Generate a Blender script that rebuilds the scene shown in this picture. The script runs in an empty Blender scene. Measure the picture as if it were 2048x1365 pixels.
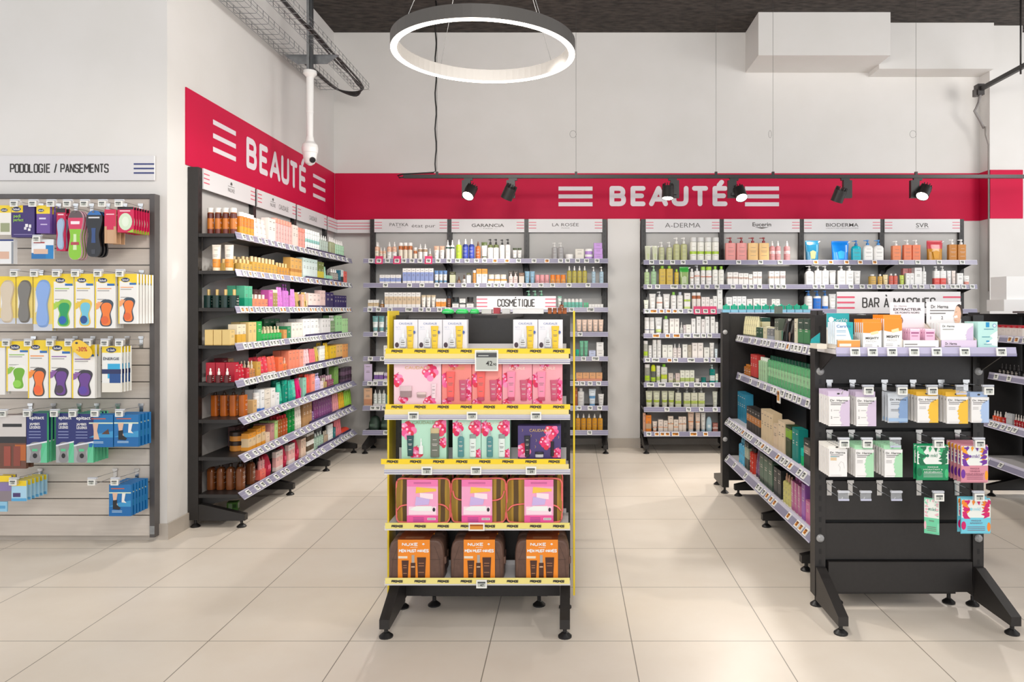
import bpy, math, random
from mathutils import Matrix, Vector
random.seed(11)
sc = bpy.context.scene
COL = sc.collection
# ---------------------------------------------------------------- camera
F, U0, V0, EYE = 1453.0, 1139.0, 620.5, 1.409      # focal length and principal point of the photograph in pixels (2048 x 1365)
cam_d = bpy.data.cameras.new('camera')
cam_d.sensor_width = 36.0
cam_d.lens = F / 2048 * 36.0
cam_d.shift_x = -(U0 - 1024) / 2048
cam_d.shift_y = -(682.5 - V0) / 2048
cam_d.clip_start = 0.05
cam = bpy.data.objects.new('camera', cam_d)
COL.objects.link(cam)
cam.location = (0, 0, EYE)
cam.rotation_euler = (math.pi / 2, 0, 0)
sc.camera = cam
# ---------------------------------------------------------------- light
world = bpy.data.worlds.new('daylight')
sc.world = world
world.use_nodes = True
bg = world.node_tree.nodes['Background']
bg.inputs[0].default_value = (0.93, 0.96, 1.0, 1)
bg.inputs[1].default_value = 1.6
def lamp(name, kind, loc, power, color=(1, .93, .84), target=None, **kw):
    d = bpy.data.lights.new(name, kind)
    d.energy = power
    d.color = color
    for k, v in kw.items():
        setattr(d, k, v)
    o = bpy.data.objects.new(name, d)
    COL.objects.link(o)
    o.location = loc
    if target:
        o.rotation_euler = (Vector(target) - Vector(loc)).to_track_quat('-Z', 'Y').to_euler()
    return o
# unseen fill points added over the aisles, around and behind the camera
for lx, ly, p in ((-3.4, 1.2, 22), (0.0, 0.4, 150), (3.9, 1.4, 60), (4.9, 5.0, 105), (-0.5, -1.8, 80)):
    lamp('added_fill_light', 'POINT', (lx, ly, 3.1), p, (1, .96, .91), shadow_soft_size=.45)
# spots added without fixtures to brighten the racks and displays from the aisles
for (lx, ly), (tx, ty, tz) in (((0.9, 4.6), (-2.3, 5.2, .9)), ((0.9, 5.6), (-2.3, 6.4, .9)), ((2.3, 2.6), (-.3, 3.6, .6)), ((0.2, 2.2), (1.6, 3.5, .6)), ((-0.3, 4.6), (1.3, 4.7, .6)), ((-.8, 2.6), (-3.2, 4.4, .9))):
    lamp('added_aisle_fill', 'SPOT', (lx, ly, 3.1), 72, (1, .94, .87), (tx, ty, tz), spot_size=math.radians(70), spot_blend=.6, shadow_soft_size=.04)
# unseen spots added nearer the camera, above the picture, to brighten the wall racks
for (lx, ly), (tx, ty, tz) in (((-1.2, 3.4), (-1.1, 7.2, 1.2)), ((0.3, 3.4), (.1, 7.2, 1.2)), ((1.5, 3.4), (1.4, 7.2, 1.1)), ((2.9, 3.4), (2.9, 7.2, 1.2)), ((-.6, 3.4), (-2.2, 5.6, 1.0))):
    lamp('added_rack_wash', 'SPOT', (lx, ly, 2.95), 46, (1, .95, .89), (tx, ty, tz), spot_size=math.radians(58), spot_blend=.8, shadow_soft_size=.06)
vs = sc.view_settings
sc.display_settings.display_device = 'sRGB'
vs.view_transform = 'Standard'
vs.look = 'None'
vs.gamma = 1
vs.use_curve_mapping = False
vs.exposure = 0.0
# ---------------------------------------------------------------- helpers
def X(u, Y): return (u - U0) * Y / F
def Z(v, Y): return EYE - (v - V0) * Y / F
def lin(c): return c / 12.92 if c <= .04045 else ((c + .055) / 1.055) ** 2.4
def rgb(h):
    h = h.lstrip('#')
    return tuple(lin(int(h[i:i + 2], 16) / 255) for i in (0, 2, 4)) + (1,)
MATS = {}
def mat(h, rough=.45, metal=0., trans=0., emit=0., alpha=1.):
    k = (h, rough, metal, trans, emit, alpha)
    if k in MATS: return MATS[k]
    m = bpy.data.materials.new('paint_' + h.strip('#'))
    m.use_nodes = True
    b = m.node_tree.nodes['Principled BSDF']
    b.inputs['Base Color'].default_value = rgb(h)
    b.inputs['Roughness'].default_value = rough
    b.inputs['Metallic'].default_value = metal
    if trans: b.inputs['Transmission Weight'].default_value = trans
    if alpha < 1: b.inputs['Alpha'].default_value = alpha
    if emit:
        b.inputs['Emission Color'].default_value = rgb(h)
        b.inputs['Emission Strength'].default_value = emit
    MATS[k] = m
    return m
def noise_mat(name, c1, c2, scale, rough, bump=0., detail=4, stretch=(1, 1, 1), metal=0.):
    m = bpy.data.materials.new(name)
    m.use_nodes = True
    nt = m.node_tree
    b = nt.nodes['Principled BSDF']
    tc = nt.nodes.new('ShaderNodeTexCoord'); mp = nt.nodes.new('ShaderNodeMapping')
    n = nt.nodes.new('ShaderNodeTexNoise'); r = nt.nodes.new('ShaderNodeValToRGB')
    mp.inputs['Scale'].default_value = stretch
    n.inputs['Scale'].default_value = scale; n.inputs['Detail'].default_value = detail
    r.color_ramp.elements[0].color = rgb(c1); r.color_ramp.elements[1].color = rgb(c2)
    r.color_ramp.elements[0].position = .3; r.color_ramp.elements[1].position = .7
    L = nt.links.new
    L(tc.outputs['Object'], mp.inputs['Vector']); L(mp.outputs['Vector'], n.inputs['Vector'])
    L(n.outputs['Fac'], r.inputs['Fac']); L(r.outputs['Color'], b.inputs['Base Color'])
    b.inputs['Roughness'].default_value = rough
    b.inputs['Metallic'].default_value = metal
    if bump:
        bp = nt.nodes.new('ShaderNodeBump'); bp.inputs['Strength'].default_value = bump; bp.inputs['Distance'].default_value = .02
        L(n.outputs['Fac'], bp.inputs['Height']); L(bp.outputs['Normal'], b.inputs['Normal'])
    return m
WALL = noise_mat('wall_paint', '#dcd9d5', '#e0ddda', 3, .6)
BLACK = noise_mat('black_powder_coat', '#221f1e', '#262322', 60, .42)
PANEL = noise_mat('grey_back_panel', '#b5b3b0', '#bab8b5', 5, .5)
CEIL = noise_mat('dark_ceiling_flocking', '#1f1b18', '#4d4540', 10, .95, .9, 8, (1, 2.5, 1))
BRAND = noise_mat('magenta_vinyl', '#c6103f', '#cb1545', 2, .55)
BRAND.node_tree.nodes['Principled BSDF'].inputs['Specular IOR Level'].default_value = .2
SKIRT = noise_mat('tile_baseboard', '#b3aaa0', '#bdb4a9', 6, .35)
SLAT = noise_mat('slatwall_board', '#c4b9ae', '#cdc3b8', 9, .45, 0, 3, (.4, 1, 6))
STEEL = noise_mat('zinc_steel', '#8d9093', '#a2a5a8', 20, .3, 0, 3, (1, 1, 1), .8)
GUN = noise_mat('grey_frame_metal', '#4e4a49', '#575352', 12, .4)
WHITE = mat('#ecebe9', .4)
INK = mat('#34312f', .6)
LILAC = mat('#8f8ca3', .25)
LILACD = mat('#6f6b95', .25)
GREYW = mat('#d8d5d6', .35)
CLEAR = mat('#e8ecf0', .1, 0, 0, 0, .22)
SIGN = mat('#dbd9da', .45)
ROSE = mat('#d9576f', .5)
YEL = mat('#f2d024', .4)
CHROME = mat('#c9c9c9', .18, 1.)

def lerp(a, b, t): return a + (b - a) * t
def outline(n, p):
    o = []
    for i in range(n):
        a = 2 * math.pi * (i + .5) / n
        c, s = math.cos(a), math.sin(a)
        o.append((math.copysign(abs(c) ** (2 / p), c), math.copysign(abs(s) ** (2 / p), s)))
    return o
ROUND = outline(14, 2); ROUND24 = outline(24, 2); SQ = outline(20, 5); SOFT = outline(18, 3.2)
def rect(w, d, c=.001):
    a, b = 1 - 2 * c / w, 1 - 2 * c / d
    return [(1, -b), (1, b), (a, 1), (-a, 1), (-1, b), (-1, -b), (-a, -1), (a, -1)]
TXT = {}
def font_mesh(s, bold=0.):
    k = (s, bold)
    if k not in TXT:
        cu = bpy.data.curves.new('lettering', 'FONT')
        cu.body = s; cu.size = 1; cu.resolution_u = 3; cu.offset = bold
        o = bpy.data.objects.new('lettering', cu)
        me = o.to_mesh()
        TXT[k] = ([(v.co.x, v.co.y) for v in me.vertices], [tuple(p.vertices) for p in me.polygons])
        o.to_mesh_clear()
        bpy.data.objects.remove(o); bpy.data.curves.remove(cu)
    return TXT[k]
R_ = .38
GL = {  # a plain monoline alphabet: strokes of points (x, y, corner radius)
 'O': [[(0, 0, R_), (1, 0, R_), (1, 1, R_), (0, 1, R_), 'c']], 'D': [[(0, 0), (1, 0, R_), (1, 1, R_), (0, 1), 'c']],
 'C': [[(1, .72), (1, 1, R_), (0, 1, R_), (0, 0, R_), (1, 0, R_), (1, .28)]],
 'G': [[(1, .74), (1, 1, R_), (0, 1, R_), (0, 0, R_), (1, 0, R_), (1, .46), (.55, .46)]],
 'S': [[(1, .76), (1, 1, R_), (0, 1, R_), (0, .53, R_), (1, .47, R_), (1, 0, R_), (0, 0, R_), (0, .24)]],
 'M': [[(0, 0), (0, 1), (.5, .42), (1, 1), (1, 0)]], 'N': [[(0, 0), (0, 1), (1, 0), (1, 1)]],
 'E': [[(1, 1), (0, 1), (0, 0), (1, 0)], [(0, .52), (.85, .52)]], 'T': [[(0, 1), (1, 1)], [(.5, 1), (.5, 0)]],
 'L': [[(0, 1), (0, 0), (1, 0)]], 'U': [[(0, 1), (0, 0, R_), (1, 0, R_), (1, 1)]],
 'I': [[(.5, 1), (.5, 0)], [(.15, 1), (.85, 1)], [(.15, 0), (.85, 0)]],
 'B': [[(0, 0), (1, 0, R_), (1, .52, R_), (0, .52)], [(0, .52), (.94, .52, R_), (.94, 1, R_), (0, 1), (0, 0)]],
 'A': [[(0, 0), (.5, 1), (1, 0)], [(.17, .3), (.83, .3)]], 'P': [[(0, 0), (0, 1), (1, 1, R_), (1, .46, R_), (0, .46)]],
 'R': [[(0, 0), (0, 1), (1, 1, R_), (1, .48, R_), (0, .48)], [(.5, .48), (1, 0)]],
 'Q': [[(0, 0, R_), (1, 0, R_), (1, 1, R_), (0, 1, R_), 'c'], [(.6, .22), (1, -.14)]], '/': [[(0, -.06), (1, 1.06)]],
 'X': [[(0, 0), (1, 1)], [(0, 1), (1, 0)]], 'V': [[(0, 1), (.5, 0), (1, 1)]], 'H': [[(0, 0), (0, 1)], [(1, 0), (1, 1)], [(0, .52), (1, .52)]],
 'K': [[(0, 0), (0, 1)], [(1, 1), (0, .42)], [(.3, .58), (1, 0)]], 'Y': [[(0, 1), (.5, .5), (1, 1)], [(.5, .5), (.5, 0)]],
 '-': [[(.1, .45), (.9, .45)]], ' ': [], 'F': [[(1, 1), (0, 1), (0, 0)], [(0, .52), (.8, .52)]],
}
GL['É'] = GL['E'] + [[(.4, 1.2), (.66, 1.4)]]
GL['À'] = GL['A'] + [[(.6, 1.2), (.34, 1.4)]]
class MB:
    """collects geometry and links it as one mesh"""
    def __init__(s): s.v, s.f, s.mi, s.sm, s.mats, s.M = [], [], [], [], [], None
    def k(s, m):
        if isinstance(m, str): m = mat(m)
        if m not in s.mats: s.mats.append(m)
        return s.mats.index(m)
    def add(s, pts, faces, m, smooth=False):
        o = len(s.v)
        s.v += [tuple(s.M @ Vector(p)) for p in pts] if s.M is not None else [tuple(p) for p in pts]
        i = s.k(m)
        for f in faces:
            s.f.append(tuple(o + j for j in f)); s.mi.append(i); s.sm.append(smooth)
    def box(s, x0, x1, y0, y1, z0, z1, m):
        s.add([(x0, y0, z0), (x1, y0, z0), (x1, y1, z0), (x0, y1, z0), (x0, y0, z1), (x1, y0, z1), (x1, y1, z1), (x0, y1, z1)],
              [(0, 3, 2, 1), (4, 5, 6, 7), (0, 1, 5, 4), (1, 2, 6, 5), (2, 3, 7, 6), (3, 0, 4, 7)], m)
        return s
    def loft(s, ol, rings, mats, c=(0, 0), smooth=True, cap=True):
        """rings (sx, sy, z[, dx, dy]); mats: one, or one per gap between rings"""
        n = len(ol); pts = []
        for r in rings:
            dx, dy = (r[3], r[4]) if len(r) > 3 else (0, 0)
            pts += [(c[0] + dx + x * r[0], c[1] + dy + y * r[1], r[2]) for x, y in ol]
        for j in range(len(rings) - 1):
            m = mats[j] if isinstance(mats, list) else mats
            s.add(pts[j * n:(j + 2) * n], [(i, (i + 1) % n, n + (i + 1) % n, n + i) for i in range(n)], m, smooth)
        if cap:
            s.add(pts[:n], [tuple(range(n - 1, -1, -1))], mats[0] if isinstance(mats, list) else mats)
            s.add(pts[-n:], [tuple(range(n))], mats[-1] if isinstance(mats, list) else mats)
        return s
    def prism(s, poly, a0, a1, m, ax='x'):
        """extrude a polygon of (p, q) along an axis: x -> (y, z), y -> (x, z), z -> (x, y)"""
        f = {'x': lambda a, p, q: (a, p, q), 'y': lambda a, p, q: (p, a, q), 'z': lambda a, p, q: (p, q, a)}[ax]
        n = len(poly)
        pts = [f(a0, *p) for p in poly] + [f(a1, *p) for p in poly]
        s.add(pts, [(i, (i + 1) % n, n + (i + 1) % n, n + i) for i in range(n)] + [tuple(range(n - 1, -1, -1)), tuple(range(n, 2 * n))], m)
        return s
    def tube(s, pts, r, m, n=6, closed=False):
        P = [Vector(p) for p in pts]; out = []
        N = len(P)
        for i, p in enumerate(P):
            if closed: t = P[(i + 1) % N] - P[i - 1]
            else: t = P[min(i + 1, N - 1)] - P[max(i - 1, 0)]
            t.normalize()
            a = Vector((0, 0, 1)) if abs(t.z) < .9 else Vector((1, 0, 0))
            b = t.cross(a).normalized(); a = b.cross(t)
            out += [tuple(p + (a * math.cos(q) + b * math.sin(q)) * r) for q in [2 * math.pi * k / n for k in range(n)]]
        fs = []
        for i in range(N if closed else N - 1):
            j = (i + 1) % N
            fs += [(i * n + k, i * n + (k + 1) % n, j * n + (k + 1) % n, j * n + k) for k in range(n)]
        if not closed: fs += [tuple(range(n - 1, -1, -1)), tuple(range((N - 1) * n, N * n))]
        s.add(out, fs, m, True)
        return s
    # ---- printing on a front face: x right, z up, at depth y
    def poly(s, pts, y, m): s.add([(x, y, z) for x, z in pts], [tuple(range(len(pts)))], m); return s
    def quad(s, x0, x1, z0, z1, y, m): return s.poly([(x0, z0), (x1, z0), (x1, z1), (x0, z1)], y, m)
    def disc(s, x, z, rx, rz, y, m, n=14): return s.poly([(x + rx * math.cos(2 * math.pi * i / n), z + rz * math.sin(2 * math.pi * i / n)) for i in range(n)], y, m)
    def text(s, t, x, z, h, y, m, w=None, bold=0., al='c'):
        vs, fs = font_mesh(t, bold)
        if not vs: return s
        x0, x1 = min(p[0] for p in vs), max(p[0] for p in vs)
        k = h / .729
        kx = w / (x1 - x0) if w else k
        ox = {'c': (x0 + x1) / 2, 'l': x0, 'r': x1}[al]
        s.add([(x + (p[0] - ox) * kx, y, z + p[1] * k) for p in vs], fs, m)
        return s
    def letters(s, t, x, z, w, h, th, y, m, gap=.35, rnd=False, slant=0., narrow={'I': .45, '/': .6, ' ': .5, '-': .6, 'M': 1.3}):
        """stroke lettering spanning x-w/2..x+w/2, baseline z, height h, stroke width th"""
        ws = [narrow.get(c, 1) for c in t]
        unit = (w - th) / (sum(ws) + gap * (len(t) - 1))
        hh = h - th; cx = x - w / 2 + th / 2; zz = z + th / 2; lay = 0; lstep = .00003
        for c, cw in zip(t, ws):
            for st in GL[c]:
                closed = st[-1] == 'c'
                pts = [p for p in st if p != 'c']; n = len(pts); path = []
                P = lambda p: (cx + p[0] * unit * cw + slant * p[1] * hh, zz + p[1] * hh)
                for i, p in enumerate(pts):
                    r = p[2] * unit * cw if len(p) > 2 else 0
                    if r and (closed or 0 < i < n - 1):
                        q, a, b = Vector(P(p)), Vector(P(pts[i - 1])), Vector(P(pts[(i + 1) % n]))
                        a = q + (a - q).normalized() * min(r, (a - q).length * .5); b = q + (b - q).normalized() * min(r, (b - q).length * .5)
                        for k_ in range(6):
                            f = k_ / 5
                            path.append(tuple(a * (1 - f) ** 2 + q * 2 * f * (1 - f) + b * f * f))
                    else: path.append(P(p))
                if closed: path.append(path[0])
                # break the stroke at its sharp corners: every run lies a hair above the last, so none is coplanar
                runs, cur = [], [Vector(path[0])]
                for i in range(1, len(path)):
                    p = Vector(path[i])
                    if (p - cur[-1]).length < 1e-7: continue
                    if len(cur) > 1 and (cur[-1] - cur[-2]).normalized().dot((p - cur[-1]).normalized()) < .75:
                        runs.append(cur); cur = [cur[-1]]
                    cur.append(p)
                runs.append(cur)
                for j, rn in enumerate(runs):
                    lay += 1
                    yy = y - lstep * (lay % 9)
                    loop = closed and len(runs) == 1
                    if not loop and not rnd:
                        N_ = len(runs); d0, d1 = (rn[1] - rn[0]).normalized(), (rn[-1] - rn[-2]).normalized()
                        sharp = lambda a, b: .42 if a.dot(b) > -.3 else .08
                        if j > 0 or closed:
                            q = runs[j - 1]; rn = [rn[0] - d0 * th * sharp((q[-1] - q[-2]).normalized(), d0)] + rn[1:]
                        if j < N_ - 1 or closed:
                            q = runs[(j + 1) % N_]; rn = rn[:-1] + [rn[-1] + d1 * th * sharp(d1, (q[1] - q[0]).normalized())]
                    s.ribbon(rn, th, yy, m, False, loop)
                    if rnd and not loop:
                        for e, q in enumerate((rn[0], rn[-1])): s.disc(q.x, q.y, th / 2, th / 2, y - lstep * (10 + (2 * lay + e) % 19), m, 14)
            cx += unit * (cw + gap)
        return s
    def ribbon(s, path, th, y, m, rnd=False, closed=False):
        V = [Vector(p) for p in path]; L, Rr = [], []
        N = len(V)
        for i, p in enumerate(V):
            a = V[i - 1] if i else (V[-2] if closed else None)
            b = V[i + 1] if i < N - 1 else (V[1] if closed else None)
            d1 = (p - a).normalized() if a is not None else (b - p).normalized()
            d2 = (b - p).normalized() if b is not None else d1
            n1, n2 = Vector((-d1.y, d1.x)), Vector((-d2.y, d2.x))
            nn = (n1 + n2)
            nn = nn.normalized() if nn.length > 1e-6 else n1
            k = min(1 / max(nn.dot(n1), .35), 1.9) * th / 2
            L.append(p + nn * k); Rr.append(p - nn * k)
        s.add([(q.x, y, q.y) for q in L] + [(q.x, y, q.y) for q in Rr], [(i, i + 1, N + i + 1, N + i) for i in range(N - 1)], m)
    def mesh(s, name):
        me = bpy.data.meshes.new(name)
        me.from_pydata(s.v, [], s.f)
        for m in s.mats: me.materials.append(m)
        me.polygons.foreach_set('material_index', s.mi)
        me.polygons.foreach_set('use_smooth', s.sm)
        me.update()
        return me
    def build(s, name, parent=None, loc=None, rz=0):
        return link(s.mesh(name), name, parent, loc, rz)
def link(me, name, parent=None, loc=None, rz=0, rx=0):
    o = bpy.data.objects.new(name, me)
    COL.objects.link(o)
    if parent is not None: o.parent = parent
    if loc is not None: o.location = loc
    if rz or rx: o.rotation_euler = (rx, 0, rz)
    return o
LABELS = {}
def tag(o, label, cat, group=None):
    n = len(label.replace(',', ' ').split())
    if n < 4 or n > 16: print('LABEL LENGTH', n, label)
    if label in LABELS: print('LABEL TWICE', label)
    LABELS[label] = 1
    o['label'] = label; o['category'] = cat
    if group: o['group'] = group
    return o
def thing(name, label, cat, loc=(0, 0, 0), rz=0, group=None):
    o = bpy.data.objects.new(name, None)
    COL.objects.link(o)
    o.empty_display_size = .05
    o.location = loc; o.rotation_euler = (0, 0, rz)
    return tag(o, label, cat, group)
def struct(o):
    o['kind'] = 'structure'
    return o
ORD = ['first', 'second', 'third', 'fourth', 'fifth', 'sixth', 'seventh', 'eighth', 'ninth', 'tenth', 'eleventh', 'twelfth', 'thirteenth', 'fourteenth', 'fifteenth', 'sixteenth', 'seventeenth', 'eighteenth', 'nineteenth', 'twentieth']
Q90 = math.pi / 2
# ---------------------------------------------------------------- room shell
XL, YB, YP, CEILZ = -2.47, 7.62, 4.46, 4.322
def floor_mat():
    m = bpy.data.materials.new('beige_floor_tiles'); m.use_nodes = True
    nt = m.node_tree; b = nt.nodes['Principled BSDF']; L = nt.links.new
    tc = nt.nodes.new('ShaderNodeTexCoord'); mp = nt.nodes.new('ShaderNodeMapping'); br = nt.nodes.new('ShaderNodeTexBrick')
    n = nt.nodes.new('ShaderNodeTexNoise'); r = nt.nodes.new('ShaderNodeValToRGB'); n2 = nt.nodes.new('ShaderNodeTexNoise')
    mp.inputs['Location'].default_value = (1.536 + 12, -3.09 + 12, 0)
    br.offset = 0; br.squash = 1
    for k, v in (('Scale', 1), ('Mortar Size', .0022), ('Mortar Smooth', .1), ('Brick Width', .6), ('Row Height', .6), ('Bias', 0)): br.inputs[k].default_value = v
    br.inputs['Mortar'].default_value = rgb('#8f867a')
    n.inputs['Scale'].default_value = 2.2; n.inputs['Detail'].default_value = 6; n.inputs['Roughness'].default_value = .6
    r.color_ramp.elements[0].color = rgb('#e0d4c5'); r.color_ramp.elements[1].color = rgb('#e7ddd0')
    r.color_ramp.elements[0].position = .3; r.color_ramp.elements[1].position = .7
    L(tc.outputs['Object'], mp.inputs['Vector']); L(mp.outputs['Vector'], br.inputs['Vector']); L(tc.outputs['Object'], n.inputs['Vector'])
    L(n.outputs['Fac'], r.inputs['Fac']); L(r.outputs['Color'], br.inputs['Color1']); L(r.outputs['Color'], br.inputs['Color2'])
    L(br.outputs['Color'], b.inputs['Base Color'])
    b.inputs['Roughness'].default_value = .36
    b.inputs['Specular IOR Level'].default_value = .4
    return m
S = lambda name, x0, x1, y0, y1, z0, z1, m: struct(MB().box(x0, x1, y0, y1, z0, z1, m).build(name))
S('floor', -7, 7, -4, 7.9, -.1, 0, floor_mat())
S('ceiling', -7, 7, -4, 7.9, CEILZ, CEILZ + .1, CEIL)
S('wall_back', XL, 7, YB, 7.9, 0, CEILZ, WALL)
S('wall_left', XL - .25, XL, YP, 7.9, 0, CEILZ, WALL)
S('wall_left_front', -7, XL - .25, YP, YP + .25, 0, CEILZ, WALL)
S('wall_middle', .39, .72, 7.43, YB, 0, 2.342, WALL)
S('wall_right', 4.30, 4.635, 7.434, YB, 0, CEILZ, WALL)
S('baseboard_left', XL, XL + .012, YP, YB, 0, .098, SKIRT)
S('baseboard_left_front', -7, XL + .012, YP - .012, YP, 0, .098, SKIRT)
S('baseboard_back', XL, 4.30, YB - .012, YB, 0, .098, SKIRT)
S('baseboard_middle', .385, .725, 7.418, 7.43, 0, .098, SKIRT)
S('trim_1', 1.846, 3.137, 7.1, YB, 3.9, CEILZ, WALL)
S('trim_2', 3.137, 4.30, 7.36, YB, 3.855, CEILZ, WALL)
# ---------------------------------------------------------------- magenta wall banners
B0, B1 = 2.345, 2.843
def stripes(m, x0, x1, zc, pitch, th, y, mm):
    for k in (-1, 0, 1): m.quad(x0, x1, zc + k * pitch - th / 2, zc + k * pitch + th / 2, y, mm)
LET = mat('#e6dde2', .5)
m = MB().box(0, YB - 4.667 - .006, -.004, .004, B0, B1, BRAND)
yl = lambda u: -XL * F / (U0 - u) - 4.667
stripes(m, yl(423), yl(469), 2.615, .094, .034, -.006, LET)
stripes(m, yl(624), yl(648.5), 2.61, .094, .034, -.006, LET)
for t, a, b in (('B', 490, 511), ('E', 516, 533), ('A', 537, 558), ('U', 560, 576), ('T', 578, 592), ('É', 596, 609.5)):
    m.letters(t, (yl(a) + yl(b)) / 2, 2.497, yl(b) - yl(a), .238, .048, -.006, LET, rnd=True)
o = m.build('wall_banner', None, (XL + .0045, 4.667, 0), Q90)
tag(o, 'magenta banner with white BEAUTÉ lettering on the left wall', 'wall banner')
m = MB().box(XL + .012, 4.296, -.004, .004, B0, B1, BRAND)
xb = lambda u: (u - U0) * (YB - .01) / F
stripes(m, xb(1117), xb(1185), 2.60, .0825, .042, -.006, LET)
stripes(m, xb(1490), xb(1558), 2.60, .0825, .042, -.006, LET)
for t, a, b in (('B', 1219, 1252), ('E', 1261, 1291), ('A', 1298, 1336), ('U', 1343, 1377), ('T', 1384, 1416), ('É', 1425, 1455)):
    m.letters(t, xb((a + b) / 2), 2.497, xb(b) - xb(a), .212, .05, -.006, LET, rnd=True)
o = m.build('wall_banner', None, (0, YB - .0045, 0))
tag(o, 'long magenta banner with white BEAUTÉ lettering on the back wall', 'wall banner')
m = MB().box(4.292, 4.635, 7.425, 7.433, B0, B1, BRAND).box(4.291, 4.299, 7.425, 7.61, B0, B1, BRAND)
tag(m.build('wall_banner'), 'plain magenta banner wrapped round the pier at far right', 'wall banner')
# ---------------------------------------------------------------- wall shelving
LV = [1.905, 1.664, 1.423, 1.181, .940, .699, .457, .216]
def tag_mesh(kind):
    w, h = (.07 if 'w' in kind else .046), .04
    m = MB()
    if 'p' in kind: m.box(-.037, .037, .0015, .003, -.03, .05, '#d83a6e')
    m.box(-w / 2, w / 2, -.005, .0012, -h / 2, h / 2, '#eeeeea')
    sc_ = '#d98f2e' if 'o' in kind else '#b4b8b1'
    y = -.0054; a = w / 2 - .007
    m.quad(-a, a, -.013, .013, y, sc_)
    ink = '#7a4310' if 'o' in kind else '#3b3d3d'
    m.quad(-a, a, .004, .012, y - .0003, ink)
    m.quad(-.002, a * .75, -.009, .0, y - .0003, ink)
    return m.mesh('price_tag')
TAGS = {k: tag_mesh(k) for k in ('g', 'o', 'w', 'ow', 'p')}
def post_mb(h, side=1, w=.05, d=.066, slots=True, z0=.05):
    m = MB().box(-w / 2, w / 2, 0, d, z0, h, BLACK)
    if slots:
        z = z0 + .1
        while z < h - .05:
            m.quad(-.006, .006, z, z + .024, -.0005, '#0e0d0d'); z += .05
    return m
def pad_mb(x, y, r=.03, h=.045):
    return MB().loft(ROUND, [(r, r, 0), (r, r, .006), (r * .45, r * .45, .02), (r * .3, r * .3, .022), (r * .3, r * .3, h)], '#161414', (x, y))
def leg(parent, x, reach, dirn=(0, -1), y0=0., base=None, top=.15):
    """tapered base leg from a post, running along dirn, with its glide foot"""
    dx, dy = dirn
    m = MB()
    pts = []
    for a, zz in ((0, .045), (reach, .045), (reach, .085), (.02, top), (0, top)): pts.append((a, zz))
    n = len(pts); hw = .022
    P = lambda a, zz, s: (x + dx * a - dy * s * hw, y0 + dy * a + dx * s * hw, zz)
    vv = [P(a, z, -1) for a, z in pts] + [P(a, z, 1) for a, z in pts]
    m.add(vv, [(i, (i + 1) % n, n + (i + 1) % n, n + i) for i in range(n)] + [tuple(range(n - 1, -1, -1)), tuple(range(n, 2 * n))], BLACK)
    o = m.build('base_leg', parent)
    pad_mb(x + dx * (reach - .03), y0 + dy * (reach - .03)).build('foot_pad', o)
    return o
def shelf_part(root, x0, x1, z, depth, tilt, tags, top=None, rail=True, y0=0., rx=None):
    top = top or BLACK
    a0, a1 = rx or (x0, x1)
    m = MB().box(a0, a1, y0 - depth, y0 - .002, z - .022, z - .001, BLACK).box(a0, a1, y0 - depth, y0 - .002, z - .001, z, top)
    for xx in (x0, x1 - .006):
        m.prism([(y0 - .001, z - .012), (y0 - depth, z - .012), (y0 - depth, z - .035), (y0 - .05, z - .075), (y0 - .001, z - .11)], xx, xx + .006, BLACK)
    o = m.build('shelf', root)
    if rail:
        x0, x1 = rx or (x0, x1)
        ya, yb = y0 - depth, y0 - depth - .010 - tilt
        r = MB().prism([(ya, z + .010), (ya - .003, z + .012), (yb - .003, z - .034), (yb, z - .036)], x0, x1, LILAC)
        for f0, f1, mm in ((.0, .12, '#b5b3c4'), (.46, .52, '#a6a4b6'), (.9, 1, '#c0bfcc')):
            q = lambda f: (lerp(ya - .0035, yb - .0035, f), lerp(z + .012, z - .034, f))
            (a1, b1), (a2, b2) = q(f0), q(f1)
            r.add([(x0, a1, b1), (x1, a1, b1), (x1, a2, b2), (x0, a2, b2)], [(0, 1, 2, 3)], mat(mm, .25))
        r.build('price_rail', o)
        an = -math.atan2(.010 + tilt, .046)
        for t in tags:
            x, kd = t if isinstance(t, tuple) else (t, 'g')
            link(TAGS[kd], 'price_tag', o, (min(max(x, x0 + .024), x1 - .024), (ya + yb) / 2 - .006, z - .012), 0, an)
    return o
def logo_tree(m, x, z, s, y):
    white = y < -.03
    c = WHITE if white else mat('#5b5957', .6)
    for i, (a, b, r) in enumerate(((0, .5, .32), (-.3, .42, .22), (.3, .42, .22), (-.15, .66, .22), (.16, .66, .22))): m.disc(x + a * s, z + b * s, r * s, r * s, y - .00012 * i, c, 10)
    m.quad(x - .05 * s, x + .05 * s, z - .15 * s, z + .4 * s, y - .0008, c)
def bay(x, y, rz, w, label, head, tags, last, depth=.235, zs=LV, tilts=(0,) * 8, group=None, top=2.335):
    root = thing('shelving_bay', label, 'shelving', (x, y, 0), rz, group)
    for i, px in enumerate((0, w)[:2 if last else 1]):
        pm = post_mb(top); pm.M = None
        o = pm.build('upright', root, (px, 0, 0))
        leg(root, px, .30)
        pad_mb(px, .03).build('foot_pad', root)
    MB().box(.026, w - .026, .034, .042, .12, top, PANEL).build('back_panel', root)
    MB().box(.026, w - .026, .0, .03, .1, .19, BLACK).build('plinth', root)
    m = MB().box(.022, w - .022, -.012, -.003, 2.2, 2.335, SIGN)
    stripes(m, .024, .10, 2.272, .029, .007, -.0127, ROSE); stripes(m, w - .10, w - .024, 2.272, .029, .007, -.0127, ROSE)
    head(m, w)
    m.build('header_sign', root)
    for k, z in enumerate(zs):
        shelf_part(root, .026, w - .026, z, depth + (.02 if k > 4 else 0), tilts[k], tags[k], rx=(-.0245, w + (.0245 if last else -.0255)))
    return root
D5 = mat('#55524f', .6)
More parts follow.
